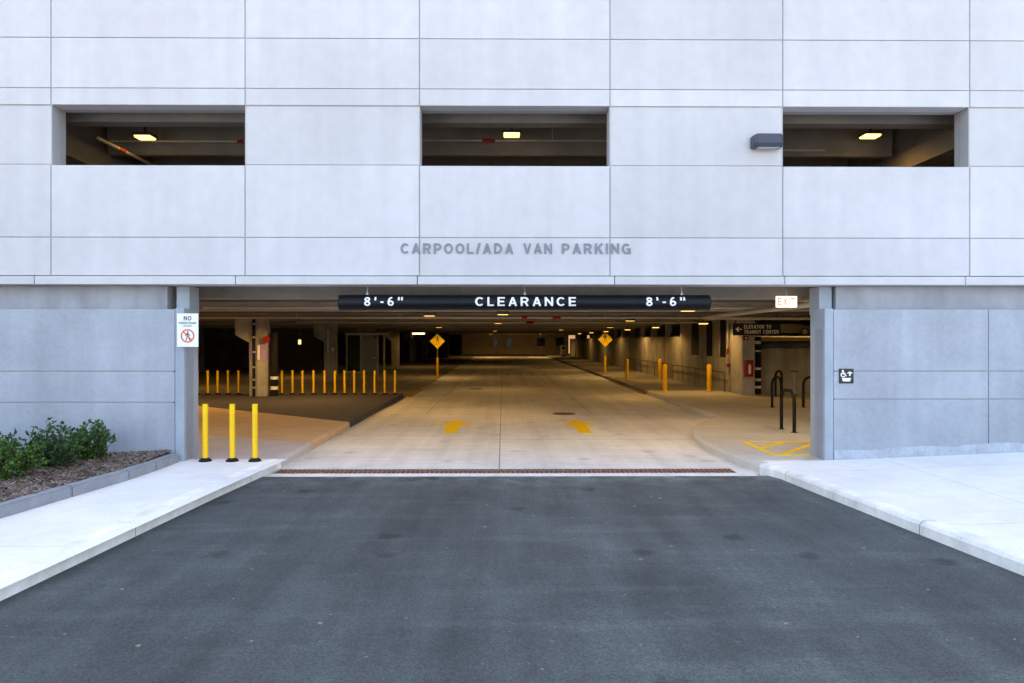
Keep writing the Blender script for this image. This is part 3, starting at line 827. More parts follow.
for x, d, z, lab in ((-7.0, 13.75, 6.02, 'glowing lamp inside the left upper opening'), (0.17, 13.62, 6.05, 'glowing lamp inside the middle upper opening'), (7.25, 13.75, 6.08, 'glowing lamp inside the right upper opening')):
    lamp_thing('upper_lamp', lab, (x, Y(d), z), 4, lens='lensup', group='lamps behind the upper openings', wdt=.36, arm=.5)
for x in (-7, 0.17, 7.25):
    lamp_thing('upper_lamp', 'second row upper lamp %s' % {-7: 'behind the left opening', 0.17: 'behind the middle opening', 7.25: 'behind the right opening'}[x], (x, Y(19.5), 6.05), 4, group='lamps behind the upper openings', arm=.5)

# ------------------------------------------------------------ clearance bar
CB = thing('clearance_bar', 'long black clearance tube with white 8\'-6" lettering hung across the entrance', 'clearance bar', (0.355, Y(11.35) - .0, 2.685))
L2, Rr = 3.0, 0.128
MB().lathe([(0.02, -L2 - .0), (Rr * .93, -L2), (Rr, -L2 + .01), (Rr, L2 - .01), (Rr * .93, L2), (0.02, L2)], 0, 0, 36, 'x').build('tube', 'blackpaint', CB, True)
def tube_text(txt, cx, wdt, h, parent):
    v, f = text_mesh(txt, h, width=wdt, depth=1.0, spacing=2.3 if '8' in txt else 1.8, bold=0.016)
    out = []
    for p in v:
        z = p.z - h / 2 + 0.012; rr = Rr + 0.001 + 0.002 * (-p.y)
        a = math.asin(max(-1, min(1, z / Rr)))
        out.append((p.x + cx, -rr * math.cos(a), rr * math.sin(a)))
    MB().add(out, f).build('lettering', 'white', parent)
s_ = 61.7
tube_text("8'-6\"", (385 - 503) / s_ - .355, .62, .142, CB)
tube_text("CLEARANCE", (525.5 - 503) / s_ - .355, 1.62, .142, CB)
tube_text("8'-6\"", (664.5 - 503) / s_ - .355, .63, .142, CB)
for xx in (-2.55, 0, 2.55):
    hk = MB(); ring(hk, xx, Rr + .016, .010, .018, -.006, .012)
    hk.tube([(xx, 0, Rr + .03), (xx, 0.02, .28)], .007, 6)
    hk.build('hanger', 'metal', CB)
MB().box(1.79, 1.83, -Rr - .004, -Rr + .01, -.03, .03, .003).build('clamp', 'black', CB)

# wall lettering
WL = thing('wall_lettering', 'raised grey CARPOOL/ADA VAN PARKING letters on the wall above the entrance', 'lettering', (0, FY, 3.455))
sc = 62.7
for txt, a, b in (("CARPOOL/ADA", 401, 513.5), ("VAN", 523.5, 552), ("PARKING", 562, 631)):
    v, f = text_mesh(txt, 0.165, width=(b - a) / sc, depth=0.012, spacing=1.5)
    cx = ((a + b) / 2 - 503) / sc
    MB().add([(p.x + cx, p.y - 0.004, p.z) for p in v], f).build('word', 'letter', WL)

# wall lamp (wedge shaped wall pack)
wl = thing('wall_lamp', 'dark grey wedge shaped lamp fixed on the pale wall left of the right opening', 'wall lamp', (4.19, FY, 5.225))
wl.scale = (.97, .9, .82)
hb = MB()
prof = [(0, -.125), (-.20, -.125), (-.26, -.06), (-.22, .125), (0, .125)]
hw = .24
v = []
for sx, k in ((-hw, 1), (-hw + .05, 1), (hw - .05, 1), (hw, 1)):
    for (yy, z) in prof:
        e = 0.72 if abs(sx) == hw else 1
        v.append((sx, yy * e, z * (0.86 if abs(sx) == hw else 1)))
f = []; n = len(prof)
for i in range(3):
    for k in range(n): f.append((i * n + k, i * n + (k + 1) % n, (i + 1) * n + (k + 1) % n, (i + 1) * n + k))
f += [tuple(range(n)), tuple(3 * n + k for k in range(n))]
hb.add(v, f).build('housing', 'lampgrey', wl)
MB().box(-.17, .17, -.19, -.03, -.137, -.127).build('lens', 'glasslamp', wl)

# ------------------------------------------------------------ signs
ps = thing('prohibition_sign', 'white NO PEDESTRIAN sign with red circle on the left end of the entrance wall', 'sign', (-5.0, -0.06, 2.235))
MB().box(-.17, .17, 0, .004, -.265, .265, .0015).build('sign_plate', 'signwhite', ps)
MB().box(-.16, -.1, .004, .045, -.2, .2).build('bracket', 'metal', ps)
mb = MB(); add_text(mb, 'NO', 0, -.001, .19, .072, bold=.02, depth=.002, spacing=1.1)
add_text(mb, 'PEDESTRIAN', 0, -.001, .115, .034, width=.27, bold=.02, depth=.002)
add_text(mb, 'ACCESS', 0, -.001, .068, .022, width=.13, bold=.01, depth=.002)
mb.build('lettering', 'inkgrey', ps)
mb = MB(); ring(mb, 0, -.09, .088, .108, -.004, .003)
a = R(45)
c, s2 = math.cos(a), math.sin(a)
mb.prism([(-.088 * c - .009 * s2, -.09 + .088 * s2 - .009 * c), (-.088 * c + .009 * s2, -.09 + .088 * s2 + .009 * c), (.088 * c + .009 * s2, -.09 - .088 * s2 + .009 * c), (.088 * c - .009 * s2, -.09 - .088 * s2 - .009 * c)], -.004, -.001, 'y')
mb.build('prohibition_symbol', 'signred', ps)
def walker(mb, cx, cz, h, y):
    """walking figure pictogram, height h"""
    k = h
    mb.lathe([(.085 * k, y), (.085 * k, y + .0015)], cx + .02 * k, cz + .42 * k, 14, 'y')
    for poly in ([(-.07, .31), (.09, .31), (.10, .0), (-.06, .0)], [(-.06, .02), (.04, .02), (-.12, -.5), (-.22, -.5)], [(.0, .02), (.10, .02), (.22, -.26), (.30, -.5), (.2, -.5), (.12, -.27)],
                 [(-.06, .30), (-.02, .24), (-.17, .12), (-.23, -.02), (-.29, .0), (-.22, .17)], [(.07, .30), (.09, .22), (.2, .1), (.3, .06), (.28, .0), (.14, .05)]):
        mb.prism([(cx + p[0] * k, cz + p[1] * k) for p in poly], y + .0001, y + .0014, 'y')
mb = MB(); walker(mb, 0, -.09, .15, -.0025); mb.build('pictogram', 'inkgrey', ps)

ac = thing('accessible_route_sign', 'small square black sign with white wheelchair and arrow symbols on right wall', 'sign', (5.515, -0.012, 1.5))
MB().box(-.118, .118, 0, .009, -.118, .118, .003).build('sign_plate', 'signblack', ac)
mb = MB(); disc(mb, -.058, .082, .017, -.002, .0018)
ring(mb, -.052, .022, .027, .042, -.002, .0018)
mb.prism([(-.066, .066), (-.05, .066), (-.046, .04), (-.012, .038), (.004, .0), (-.004, -.006), (-.02, .026), (-.066, .026)], -.002, -.0003, 'y')
mb.prism([(.012, .05), (.055, .076), (.098, .05), (.098, .04), (.066, .046), (.066, .004), (.044, .004), (.044, .046), (.012, .04)], -.002, -.0002, 'y')
mb.prism([(-.075, -.03), (.075, -.03), (.056, -.085), (-.056, -.085)], -.002, -.0003, 'y')
mb.build('symbols', 'white', ac)

ex = thing('exit_sign', 'small glowing white exit sign hung inside the entrance top right', 'exit sign', (4.99, Y(12.25), 2.755))
MB().box(-.18, .18, 0, .05, -.1, .095, .006).build('housing', 'exitglow', ex)
mb = MB(); add_text(mb, 'EXIT', -.01, -.001, 0, .13, width=.30, bold=.005, depth=.002); mb.build('lettering', 'exitred', ex)
MB().tube([(0, .025, .105), (0, .025, .2)], .008, 8).build('hanger', 'metal', ex)

es = thing('elevator_sign', 'dark hanging sign with cream arrow and ELEVATOR TO TRANSIT CENTER lettering', 'sign', (7.28, Y(20), 2.385))
MB().box(-.68, .68, 0, .04, -.17, .17, .006).build('sign_plate', mat('brown black sign', (.008, .007, .006), .4), es)
mb = MB()
v, f = text_mesh('ELEVATOR TO', .105, width=.78, depth=.003, bold=.012, align='LEFT'); mb.add([(p.x - .37, p.y - .001, p.z + .02) for p in v], f)
v, f = text_mesh('TRANSIT CENTER', .105, width=1.0, depth=.003, bold=.012, align='LEFT'); mb.add([(p.x - .37, p.y - .001, p.z - .125) for p in v], f)
mb.build('lettering', 'signtext', es)
MB().prism([(-.62, 0), (-.53, .075), (-.505, .05), (-.545, .014), (-.43, .014), (-.43, -.014), (-.545, -.014), (-.505, -.05), (-.53, -.075)], -.004, -.001, 'y').build('arrow', 'signtext', es)
for xx in (-.6, .6): MB().tube([(xx, .02, .17), (xx, .02, .46)], .012, 8).build('hanger', 'black', es)

def warn(x, d, lab, z0):
    t = thing('warning_sign', lab, 'warning sign', (x, Y(d), z0), 0, 'diamond warning signs beside the lane')
    MB().lathe([(.07, 0), (.07, 1.0), (.04, 1.03)], 0, 0, 16).build('post_sleeve', 'bollard', t, True)
    MB().lathe([(.024, .9), (.024, 2.2)], 0, 0, 10).build('pole', 'metal', t, True)
    q = .43
    MB().prism([(0, 1.98 - q), (q, 1.98), (0, 1.98 + q), (-q, 1.98)], -.036, -.03, 'y').build('sign_plate', 'diamond', t)
    mb = MB(); walker(mb, 0, 2.08, .34, -.0385); 
    mb.build('pictogram', 'inkgrey', t)
    mb = MB(); add_text(mb, 'STOP FOR', 0, -.0362, 1.86, .05, depth=.002, bold=.01); add_text(mb, 'PEDESTRIANS', 0, -.0362, 1.79, .04, depth=.002, bold=.01)
    mb.build('lettering', 'signred', t)
warn(-3.74, 40, 'yellow diamond warning sign on yellow post left of the lane', .03)
warn(5.88, 40.2, 'yellow diamond warning sign on yellow post right of the lane', .13)

# ------------------------------------------------------------ posts and bollards
def flex_post(loc, label, group, refl):
    t = thing('flexible_post', label, 'delineator post', loc, 0, group)
    MB().lathe([(.105, 0), (.105, .015), (.06, .05), (.05, .055)], 0, 0, 8).build('base', 'black', t)
    MB().lathe([(.042, .045), (.042, .80), (.042, .905), (.036, .914)], 0, 0, 18).build('post', 'bollard' if refl else 'yellow', t, True)
    MB().lathe([(.0432, .76), (.0432, .912)], 0, 0, 18).build('reflective_band', 'yellowrefl', t, True)
    if refl: MB().lathe([(.0435, .60), (.0435, .72)], 0, 0, 18).build('reflective_band', 'yellowrefl', t, True)
    return t
names = ['left', 'middle', 'right']
p0 = None
for i, px in enumerate((205.3, 232, 254.5)):
    x = (px - 501) / 62.3
    lab = '%s of the three front yellow posts on the white sidewalk' % names[i]
    if p0 is None: p0 = flex_post((x, 0.0, .146), lab, 'yellow posts on the front sidewalk', False)
    else: dup(p0, (x, 0.0, .146), lab)
ordn = ['first', 'second', 'third', 'fourth', 'fifth', 'sixth', 'seventh', 'eighth', 'ninth', 'tenth', 'eleventh', 'twelfth']
p1 = None
row = [198.5, 208.8, 218.6, 229, 239.5]; row2 = [282.5, 293, 303, 314, 325, 335.3, 345, 354.6, 364.5, 375, 385, 395.3]
for k, px in enumerate(row + row2):
    x = (px - 503) * 25.0 / 700
    if k < 5: lab = '%s yellow post from the left, indoors left of the column' % ordn[k]
    else: lab = '%s yellow post right of the black downpipe in the long row' % ordn[k - 5]
    if p1 is None:
        p1 = flex_post((x, Y(25.0), .142), lab, 'row of yellow posts inside the garage', True); p1.scale = (.95, .95, .93)
    else: dup(p1, (x, Y(25.0), .142), lab)
b0 = None
for x, d, lab in ((6.05, 26.1, 'bright thick yellow bollard at the near corner of the right walk'), (7.74, 26.2, 'yellow bollard close to the right wall below the slots'),
                  (6.07, 34.2, 'duller yellow bollard farther along the lane edge'), (7.68, 34.2, 'dim orange bollard behind the bright corner bollard')):
    if b0 is None:
        b0 = thing('bollard', lab, 'bollard', (x, Y(d), .14), 0, 'steel bollards on the right walk')
        MB().lathe([(.085, 0), (.085, .98), (.075, 1.01), (.04, 1.03)], 0, 0, 20).build('post', 'bollard', b0, True)
        MB().lathe([(.12, 0), (.12, .012), (.087, .014)], 0, 0, 16).build('base_collar', 'column', b0, True)
    else: dup(b0, (x, Y(d), .14 if d < 26.5 else .13), lab)

# ------------------------------------------------------------ bicycle racks
def rack(ax, ad, bx, bd, lab):
    v = Vector((bx - ax, bd - ad)); L_ = v.length
    t = thing('bicycle_rack', lab, 'bicycle rack', (ax, Y(ad), .145), math.atan2(v.y, v.x), 'black hoop bicycle racks')
    r = min(.22, L_ / 2 - .001); pts = [(0, 0, 0), (0, 0, .86 - r)]
    for k in range(1, 9):
        a = PI / 2 * k / 8; pts.append((r - r * math.cos(a), 0, .86 - r + r * math.sin(a)))
    for k in range(0, 9):
        a = PI / 2 * k / 8; pts.append((L_ - r + r * math.sin(a), 0, .86 - r + r * math.cos(a)))
    pts.append((L_, 0, 0))
    MB().tube(pts, .036, 12).build('hoop', 'blacktube', t, True)
    for xx in (0, L_): MB().lathe([(.07, 0), (.07, .008)], xx, 0, 16).build('foot_plate', 'blacktube', t)
rack(6.05, 15.15, 6.08, 14.55, 'nearest black hoop bicycle rack behind the yellow hatching')
rack(7.72, 20, 8.12, 20.35, 'black hoop rack just left behind the nearest rack')
rack(8.62, 20, 9.2, 20.2, 'black hoop rack half hidden by the right entrance wall')
rack(9.42, 24.1, 9.72, 24.3, 'farthest black hoop rack close to the rear wall')
bp = thing('bicycle_pump', 'slim grey standing pump with black T handle behind the bicycle racks', 'bicycle pump', (10.15, Y(24.3), .145))
MB().lathe([(.028, .02), (.028, .74)], 0, 0, 12).build('barrel', 'metal', bp, True)
MB().lathe([(.01, .74), (.01, .84)], 0, 0, 8).build('rod', 'metal', bp, True)
MB().tube([(-.14, 0, .845), (.14, 0, .845)], .016, 8).build('handle', 'black', bp, True)
MB().box(-.1, .1, -.07, .07, 0, .02, .004).build('foot', 'black', bp)

# ------------------------------------------------------------ pipes
def band_pipe(name, x, d, r, ztop, bands, lab, z0=.14):
    t = thing(name, lab, 'pipe', (x, Y(d), z0))
    MB().lathe([(r, 0), (r, ztop - z0)], 0, 0, 20).build('pipe', 'black', t, True)
    for z, h in bands: MB().lathe([(r + .006, z - z0), (r + .006, z - z0 + h)], 0, 0, 20).build('white_band', 'white', t, True)
band_pipe('wrapped_downpipe', 9.08, 24.9, .125, 2.2, [(.36, .09), (.62, .10), (1.02, .08), (1.66, .05), (1.94, .11)], 'thick black pipe with white bands right of the fire cabinet')
band_pipe('wrapped_downpipe', -7.92, 24.3, .125, 2.35, [(.36, .12), (.72, .10)], 'thick black pipe with white bands right of the left column')
cp = thing('column_conduit', 'thin dark conduit with pale clamps up the first left column', 'conduit', (-8.53, Y(24.1) - .06, .14))
MB().lathe([(.05, 0), (.05, 2.65)], 0, 0, 12).build('pipe', 'black', cp, True)
for z in (.28, .55, .98, 1.5, 2.0, 2.45): MB().lathe([(.056, z), (.056, z + .06)], 0, 0, 12).build('clamp', 'metal', cp, True)
o = MB().tube([(-8.5, Y(34.1) - .05, 1.5), (-8.5, Y(34.1) - .05, 2.6)], .03, 8).build('white_conduit', 'white', None, True)
tag(o, 'short pale conduit on the face of the second left column', 'conduit')
o = MB().box(-8.33, -8.22, Y(34.1) - .06, Y(34.1) - .003, 1.55, 1.68, .01).build('junction_box', 'white'); tag(o, 'small pale box on the second left column', 'junction box')
# conduit to the right of the entrance
o = MB().tube([(5.42, 0.7, 2.70), (5.46, Y(16), 2.70), (5.5, Y(19.2), 2.70), (5.56, Y(19.33), 2.70), (5.75, Y(19.4), 2.69), (12, Y(19.6), 2.68)], .05, 10).build('drain_pipe', 'pipe', None, True)
tag(o, 'pale pipe under the ceiling turning a corner above the elevator sign', 'pipe')
# sprinkler lines across the lane
def sprink(d, z, x0, x1, reds, lab, r=.028, grp='sprinkler pipes under the ceilings'):
    t = thing('sprinkler_pipe', lab, 'pipe', (0, Y(d), z), 0, grp)
    MB().tube([(x0, 0, 0), (x1, 0, 0)], r, 8).build('pipe', 'pipe', t, True)
    for a, b in reds: MB().tube([(a, 0, 0), (b, 0, 0)], r * 1.9, 10).build('coupling', 'darkred', t, True)
    k = x0 + 1
    while k < x1: MB().tube([(k, 0, 0), (k, 0, .12 if z < 3 else .5)], .008, 6).build('hanger', 'metal', t); k += 3
sprink(15.2, 2.78, -6.5, 6.3, [(.5, .72)], 'nearest pale sprinkler pipe under the entrance ceiling')
sprink(20.4, 2.73, -10, 12, [(1.45, 1.68), (.55, .7)], 'long pale sprinkler pipe with red couplings above the lane')
sprink(16.6, 2.79, -12, 12, [], 'second sprinkler pipe under the dark ceiling beams', .02)
sprink(27.2, 2.76, -8, 8, [(.9, 1.2)], 'farther sprinkler pipe under the dark ceiling beams', .03)
sprink(14.15, 6.08, -7.9, -4.3, [(-5.35, -5.22)], 'thin sprinkler pipe with red coupling in the left upper opening', .018)
sprink(14.15, 6.11, -3, 3, [(-.42, -.16)], 'thin sprinkler pipe with red coupling in the middle upper opening', .018)
sprink(14.15, 5.93, 4.0, 6.55, [], 'short thin sprinkler pipe in the right upper opening', .018)
pd = thing('angled_pipe', 'pale pipe with orange band running inward in the left upper opening', 'pipe', (-7.48, Y(13.0), 5.81))
MB().tube([(0, 0, 0), (0, 4, 0), (0, 9, 0)], .032, 10).build('pipe', 'pipe', pd, True)
MB().tube([(0, .7, 0), (0, .9, 0)], .042, 10).build('orange_band', mat('orange tape', (.45, .08, .02), .5), pd, True)

fc = thing('fire_cabinet', 'red fire extinguisher cabinet on the right column', 'fire extinguisher', (8.575, Y(24.4), .8))
MB().box(-.14, .14, -.16, -.002, 0, .58, .01).build('cabinet', 'red', fc)
MB().lathe([(.03, .1), (.045, .12), (.045, .38), (.02, .44)], 0, -.165, 12).build('extinguisher', 'white', fc, True)
al = thing('fire_alarm', 'small red alarm high on the right column', 'alarm', (8.48, Y(24.4), 2.15))
MB().box(-.09, .09, -.06, -.002, -.07, .07, .01).build('box', 'red', al); MB().box(-.03, .03, -.08, -.061, -.03, .03).build('strobe', 'white', al)
al = thing('fire_bell', 'round red fire bell beside the first left column', 'alarm', (-8.09, Y(24.0), 2.1))
MB().lathe([(.03, -.06), (.11, -.04), (.12, -.0), (.12, .02)], 0, 0, 18, 'y').build('gong', 'red', al, True)
MB().box(-.135, 0.0, .02, .05, -.03, .03).build('bracket', 'red', al)
rs = thing('standpipe', 'thin red and grey standpipe on the right wall beside the column', 'pipe', (8.34, Y(25.9), .14))
MB().lathe([(.035, .7), (.035, 2.6)], 0, 0, 10).build('riser', 'metal', rs, True)
MB().lathe([(.045, 1.4), (.045, 1.62)], 0, 0, 10).build('red_sleeve', 'red', rs, True)
MB().lathe([(.06, -.12), (.06, 0)], 0, 1.0, 12, 'y').build('valve', 'red', rs, True)

# handrail
hr = thing('handrail', 'thin dark handrail running along the right garage wall', 'handrail', (8.25, Y(26), .13))
MB().tube([(0, 0, .74), (0, 20, .74)], .024, 8).build('rail', 'iron', hr, True)
for k in range(11): MB().tube([(0, k * 2.0, 0), (0, k * 2.0, .74)], .018, 8).build('post', 'iron', hr, True)

# glass booth between the columns on the left
bt = thing('glazed_booth', 'pale framed glass booth standing behind the row of yellow posts', 'booth', (-7.9, Y(36.5), .03))
fr = MB()
for (a, b) in ((-.28, -.2), (.46, .54), (1.32, 1.4)): fr.box(a, b, 0, .08, 0, 2.3)
fr.box(-.2, .46, 0, .08, .3, .42); fr.box(-.3, 1.9, -.05, .12, 2.3, 2.42)
fr.build('frame', 'frame', bt)
for (a, b) in ((-.28, -.2), (1.32, 1.4)): MB().box(a, b, 2.0, 2.08, 0, 2.3).build('rear_post', 'frame', bt)
MB().box(.54, 1.32, .03, .05, .35, 2.1).build('door_panel', 'booth', bt)
MB().box(-.2, .46, .03, .05, .42, 2.3).build('pane', 'glass', bt)
MB().box(-.32, 1.92, -.06, 2.1, 2.42, 2.5, .01).build('roof', 'iron', bt)
MB().box(1.12, 1.28, .0, .029, 1.08, 1.14).build('handle', 'white', bt)
# fluorescent fittings and lit signs in the left bay
def tube_lamp(x, d, z, L_, lab, e=2.0, dirx=1):
    t = thing('strip_light', lab, 'strip light', (x, Y(d), z))
    MB().box(0, L_, -.03, .03, -.0, .1, .008).build('tube', mat('lit strip', (1, .9, .7), .4, emis=(1, .72, .42), estr=e * .35), t)
    MB().box(-.12, -.003, -.06, .06, -.22, .16).build('end_cap', 'frame', t)
tube_lamp(-5.55, 43, 2.42, .75, 'short bright strip light left of the left warning sign')
ls = thing('lit_sign', 'tiny glowing cream sign in the dark left bay', 'lit sign', (-12.9, Y(44.5), 1.95))
MB().box(-.09, .09, 0, .05, -.15, .15, .01).build('panel', mat('cream lit panel', (1, .8, .5), .4, emis=(1, .72, .35), estr=.3), ls)
MB().tube([(0, .025, .15), (0, .025, .95)], .01, 6).build('hanger', 'metal', ls)
st = thing('pay_station', 'small white pay station in front of the far wall', 'pay station', (7.1, Y(82), 0))
MB().box(-.28, .28, 0, .4, .25, 1.45, .03).build('cabinet', 'signwhite', st)
MB().box(-.3, .3, -.02, .42, 0, .25).build('base', 'iron', st); MB().box(-.18, .18, -.01, -.001, 1.0, 1.3).build('screen', 'glass', st)

# ------------------------------------------------------------ silver car on the raised deck
car = thing('parked_car', 'silver car parked on the raised deck behind the elevator sign', 'car', (22.9, Y(57), 2.43), 0)
Lc = 4.6
def loft(secs, name, m):
    mb = MB(); v = []; n = len(secs[0]); f = []
    for s in secs: v += s
    for i in range(len(secs) - 1):
        for k in range(n): f.append((i * n + k, i * n + (k + 1) % n, (i + 1) * n + (k + 1) % n, (i + 1) * n + k))
    f += [tuple(range(n)), tuple((len(secs) - 1) * n + k for k in range(n))]
    return mb.add(v, f).build(name, m, car, True)
def sec(x, zb, zt, w_):
    return [(x, -w_, zb + .05), (x, -w_ * .94, zb), (x, w_ * .94, zb), (x, w_, zb + .05), (x, w_, zt - .18), (x, w_ * .93, zt - .03), (x, w_ * .6, zt), (x, -w_ * .6, zt), (x, -w_ * .93, zt - .03), (x, -w_, zt - .18)]
loft([sec(-2.3, .38, .86, .72), sec(-2.2, .25, .95, .84), sec(-1.6, .2, 1.0, .89), sec(0, .2, .97, .9), sec(1.0, .2, .95, .9), sec(1.9, .22, .82, .86), sec(2.2, .25, .7, .76), sec(2.28, .35, .6, .66)], 'body', 'carpaint')
def gsec(x, zb, zt, wb, wt): return [(x, -wb, zb), (x, wb, zb), (x, wt, zt), (x, -wt, zt)]
loft([gsec(-1.95, .92, .97, .72, .68), gsec(-1.2, .93, 1.4, .8, .62), gsec(-.2, .93, 1.46, .82, .64), gsec(.4, .93, 1.4, .82, .62), gsec(1.15, .9, .95, .76, .7)], 'windows', 'carglass')
loft([gsec(-1.3, 1.385, 1.42, .6, .56), gsec(-.2, 1.44, 1.49, .63, .6), gsec(.42, 1.385, 1.425, .6, .56)], 'roof', 'carpaint')
for sx in (-1.38, 1.4):
    for sy in (-1, 1):
        wv = MB().lathe([(.2, sy * .70), (.33, sy * .71), (.335, sy * .8), (.33, sy * .91), (.22, sy * .915)], sx, .33, 24, 'y').build('wheel', 'tyre', car, True)
        MB().lathe([(.215, sy * .90), (.21, sy * .925), (.05, sy * .93)], sx, .33, 18, 'y').build('rim', 'rim', wv, True)
for sy in (-1, 1):
    a, b = sorted((sy * .45, sy * .72)); MB().box(2.08, 2.26, a, b, .58, .70, .02).build('headlight', 'signwhite', car)
    a, b = sorted((sy * .45, sy * .74)); MB().box(-2.3, -2.2, a, b, .72, .85, .02).build('tail_light', 'red', car)

# ------------------------------------------------------------ planter
pk = thing('planter_kerb', 'grey block kerb edging the planting bed on the left', 'kerb', (0, 0, 0))
path = [(-5.95, Y(0)), (-5.68, Y(5)), (-5.47, Y(7.4)), (-5.30, Y(8.65)), (-5.16, Y(9.7)), (-5.13, Y(10.4)), (-5.13, Y(11.12))]
P = [(-5.95 + (t / 14) * 0, 0) for t in range(1)]
def lerp_path(path, step):
    out = []
    for (a, b) in zip(path[:-1], path[1:]):
        a = Vector(a); b = Vector(b); n = max(1, round((b - a).length / step))
        for k in range(n): out.append((a + (b - a) * k / n, (b - a).normalized()))
    out.append((Vector(path[-1]), out[-1][1])); return out
pp = lerp_path(path, 0.95)
for (a, _), (b, _) in zip(pp[:-1], pp[1:]):
    t = (b - a).normalized(); n = Vector((-t.y, t.x)); a2, b2 = a + t * .004, b - t * .004
    w_ = .15
    bm = bmesh.new()
    q = [a2, b2, b2 + n * w_, a2 + n * w_]
    lo = [bm.verts.new((p.x, p.y, .05)) for p in q]; hi = [bm.verts.new((p.x, p.y, .285)) for p in q]
    bm.faces.new(lo[::-1]); bm.faces.new(hi)
    for k in range(4): bm.faces.new((lo[k], lo[(k + 1) % 4], hi[(k + 1) % 4], hi[k]))
    bmesh.ops.bevel(bm, geom=[e for e in bm.edges], offset=.016, segments=2, affect='EDGES')
    bm.verts.index_update()
    MB().add([v.co[:] for v in bm.verts], [[v.index for v in f.verts] for f in bm.faces]).build('kerb_block', 'planterkerb', pk); bm.free()
# bed
mb = MB(); nx, ny = 60, 70; v = []; f = []
def edge_x(y):
    for (a, b) in zip(path[:-1], path[1:]):
        if a[1] <= y <= b[1]: return a[0] + (b[0] - a[0]) * (y - a[1]) / (b[1] - a[1])
    return path[-1][0]
for j in range(ny + 1):
    yy = Y(0) + (11.2 - .0) * j / ny
    xe = edge_x(min(yy, Y(11.1))) - .10
    for i in range(nx + 1):
        xx = xe + (-13 - xe) * i / nx
        z = .255 + .03 * math.sin(xx * 2.1) * math.cos(yy * 1.7) + random.uniform(-.008, .008) + .03 * max(0, 1 - abs(yy + .4))
        if i == 0: z = .24
        v.append((xx, yy, z))
for j in range(ny):
    for i in range(nx): a = j * (nx + 1) + i; f.append((a, a + nx + 1, a + nx + 2, a + 1))
bed = struct(mb.add(v, f).build('planting_bed', 'earth', None, True))
mb = MB()
for k in range(15000):
    yy = random.uniform(Y(4.5), -0.02); xx = edge_x(min(yy, Y(11.1))) - .14 - 3.6 * random.random() ** 1.2
    z = .262 + .03 * math.sin(xx * 2.1) * math.cos(yy * 1.7) + .03 * max(0, 1 - abs(yy + .4)) + random.uniform(0, .022)
    L_, w_ = random.uniform(.015, .05), random.uniform(.004, .013)
    a = random.random() * PI; e = random.uniform(-.45, .45)
    t = Vector((math.cos(a) * math.cos(e), math.sin(a) * math.cos(e), math.sin(e))); n = Vector((-math.sin(a), math.cos(a), random.uniform(-.4, .4)))
    c = Vector((xx, yy, z)); u = Vector((0, 0, .004))
    q = [c - t * L_ - n * w_, c + t * L_ - n * w_, c + t * L_ + n * w_, c - t * L_ + n * w_]
    mb.add([tuple(p + u) for p in q] + [tuple(p - u) for p in q], [(0, 1, 2, 3), (7, 6, 5, 4), (0, 4, 5, 1), (1, 5, 6, 2), (2, 6, 7, 3), (3, 7, 4, 0)])
o = mb.build('mulch', 'chip'); o['kind'] = 'stuff'; o['label'] = 'brown wood chip mulch on the planting bed'

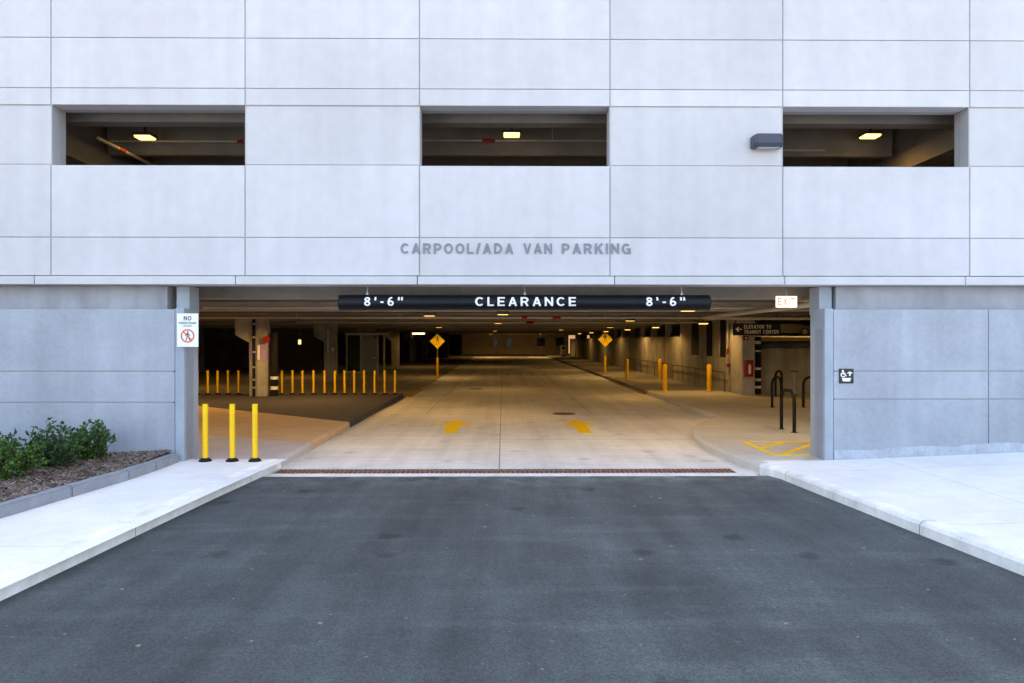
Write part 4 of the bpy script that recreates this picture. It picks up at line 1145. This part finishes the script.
def bush(x, d, rx, ry, h, n, lm, lab, seed, lsz=0.030, stems=26):
    rnd = random.Random(seed)
    t = thing('shrub', lab, 'shrub', (x, Y(d), .25), 0, 'green shrubs in the planting bed')
    tw = MB(); lf = MB()
    for s in range(stems):
        a = rnd.random() * 2 * PI; rr = math.sqrt(rnd.random())
        tip = Vector((math.cos(a) * rr * rx, math.sin(a) * rr * ry, h * (0.62 + .42 * rnd.random()) * (1 - .38 * rr * rr)))
        b0 = Vector((math.cos(a) * .05, math.sin(a) * .05, -.05)); mid = b0.lerp(tip, .5) + Vector((math.cos(a) * .05 * rx, math.sin(a) * .05 * ry, -.02))
        pts = [b0, mid, tip]; tw.tube(pts, [.009, .006, .002], 5)
        subs = []
        for q in range(9):
            k = .25 + .75 * q / 8
            p = b0.lerp(mid, k * 2) if k < .5 else mid.lerp(tip, k * 2 - 1)
            d3 = Vector((rnd.gauss(0, 1), rnd.gauss(0, 1), rnd.gauss(.5, .7))).normalized()
            L_ = rnd.uniform(.06, .13) * (1.1 if q < 8 else .7)
            e = p + d3 * L_; tw.tube([p, e], [.003, .0012], 3); subs.append((p, e))
        for q in range(n // stems):
            p, e = rnd.choice(subs); k = rnd.uniform(.1, 1.08); c = p.lerp(e, k)
            dr = ((e - p).normalized() + Vector((rnd.gauss(0, .8), rnd.gauss(0, .8), rnd.gauss(.2, .6)))).normalized()
            sd_ = dr.cross(Vector((rnd.gauss(0, .6), rnd.gauss(0, .6), 1))).normalized(); up = sd_.cross(dr)
            L_ = lsz * rnd.uniform(.7, 1.35); w_ = L_ * .30
            lf.add([c, c + dr * L_ * .5 + sd_ * w_ + up * w_ * .3, c + dr * L_, c + dr * L_ * .5 - sd_ * w_ + up * w_ * .3, c + dr * L_ * .5], [(0, 1, 4), (1, 2, 4), (2, 3, 4), (3, 0, 4)])
    me = bpy.data.meshes.new('leaves'); me.from_pydata(lf.v, [], lf.f); me.materials.append(M[lm])
    o = bpy.data.objects.new('leaves', me); COL.objects.link(o); o.parent = t
    tw.build('branches', 'twig', t)
bush(-6.55, 9.15, .52, .40, .62, 9000, 'leaf', 'bright leafy shrub at the left edge of the photo', 1, .04, 44)
bush(-6.40, 10.0, .42, .38, .66, 8000, 'leafdark', 'darker middle shrub between two others in the bed', 2, .034, 40)
bush(-6.2, 10.62, .34, .30, .62, 7500, 'leaf', 'rightmost green shrub close to the low wall', 3, .034, 36)
bush(-7.9, 8.6, .5, .45, .6, 6000, 'leaf', 'shrub in the bed beyond the left edge of the photo', 4, .04, 36)
bush(-7.6, 10.3, .45, .4, .6, 5000, 'leafdark', 'shrub near the wall beyond the left edge of the photo', 5, .036, 36)

# litter on the driveway: countless leaf scraps and grit
mb = MB(); rnd = random.Random(11)
for k in range(70):
    xx = rnd.uniform(-4, 4.4); yy = rnd.uniform(Y(4.3), Y(10.5)); r = rnd.choice([.006, .009, .012, .02]); a = rnd.random() * PI
    pts = [(xx + r * math.cos(a + i * 2 * PI / 5) * rnd.uniform(.6, 1.3), yy + .7 * r * math.sin(a + i * 2 * PI / 5) * rnd.uniform(.6, 1.3)) for i in range(5)]
    mb.prism(pts, -0.001, .004 + rnd.random() * .004)
o = mb.build('litter', mat('dry leaf scraps', (.30, .22, .15), .9, var=.5, vscale=3)); o['kind'] = 'stuff'; o['label'] = 'scattered dry leaf scraps on the asphalt'
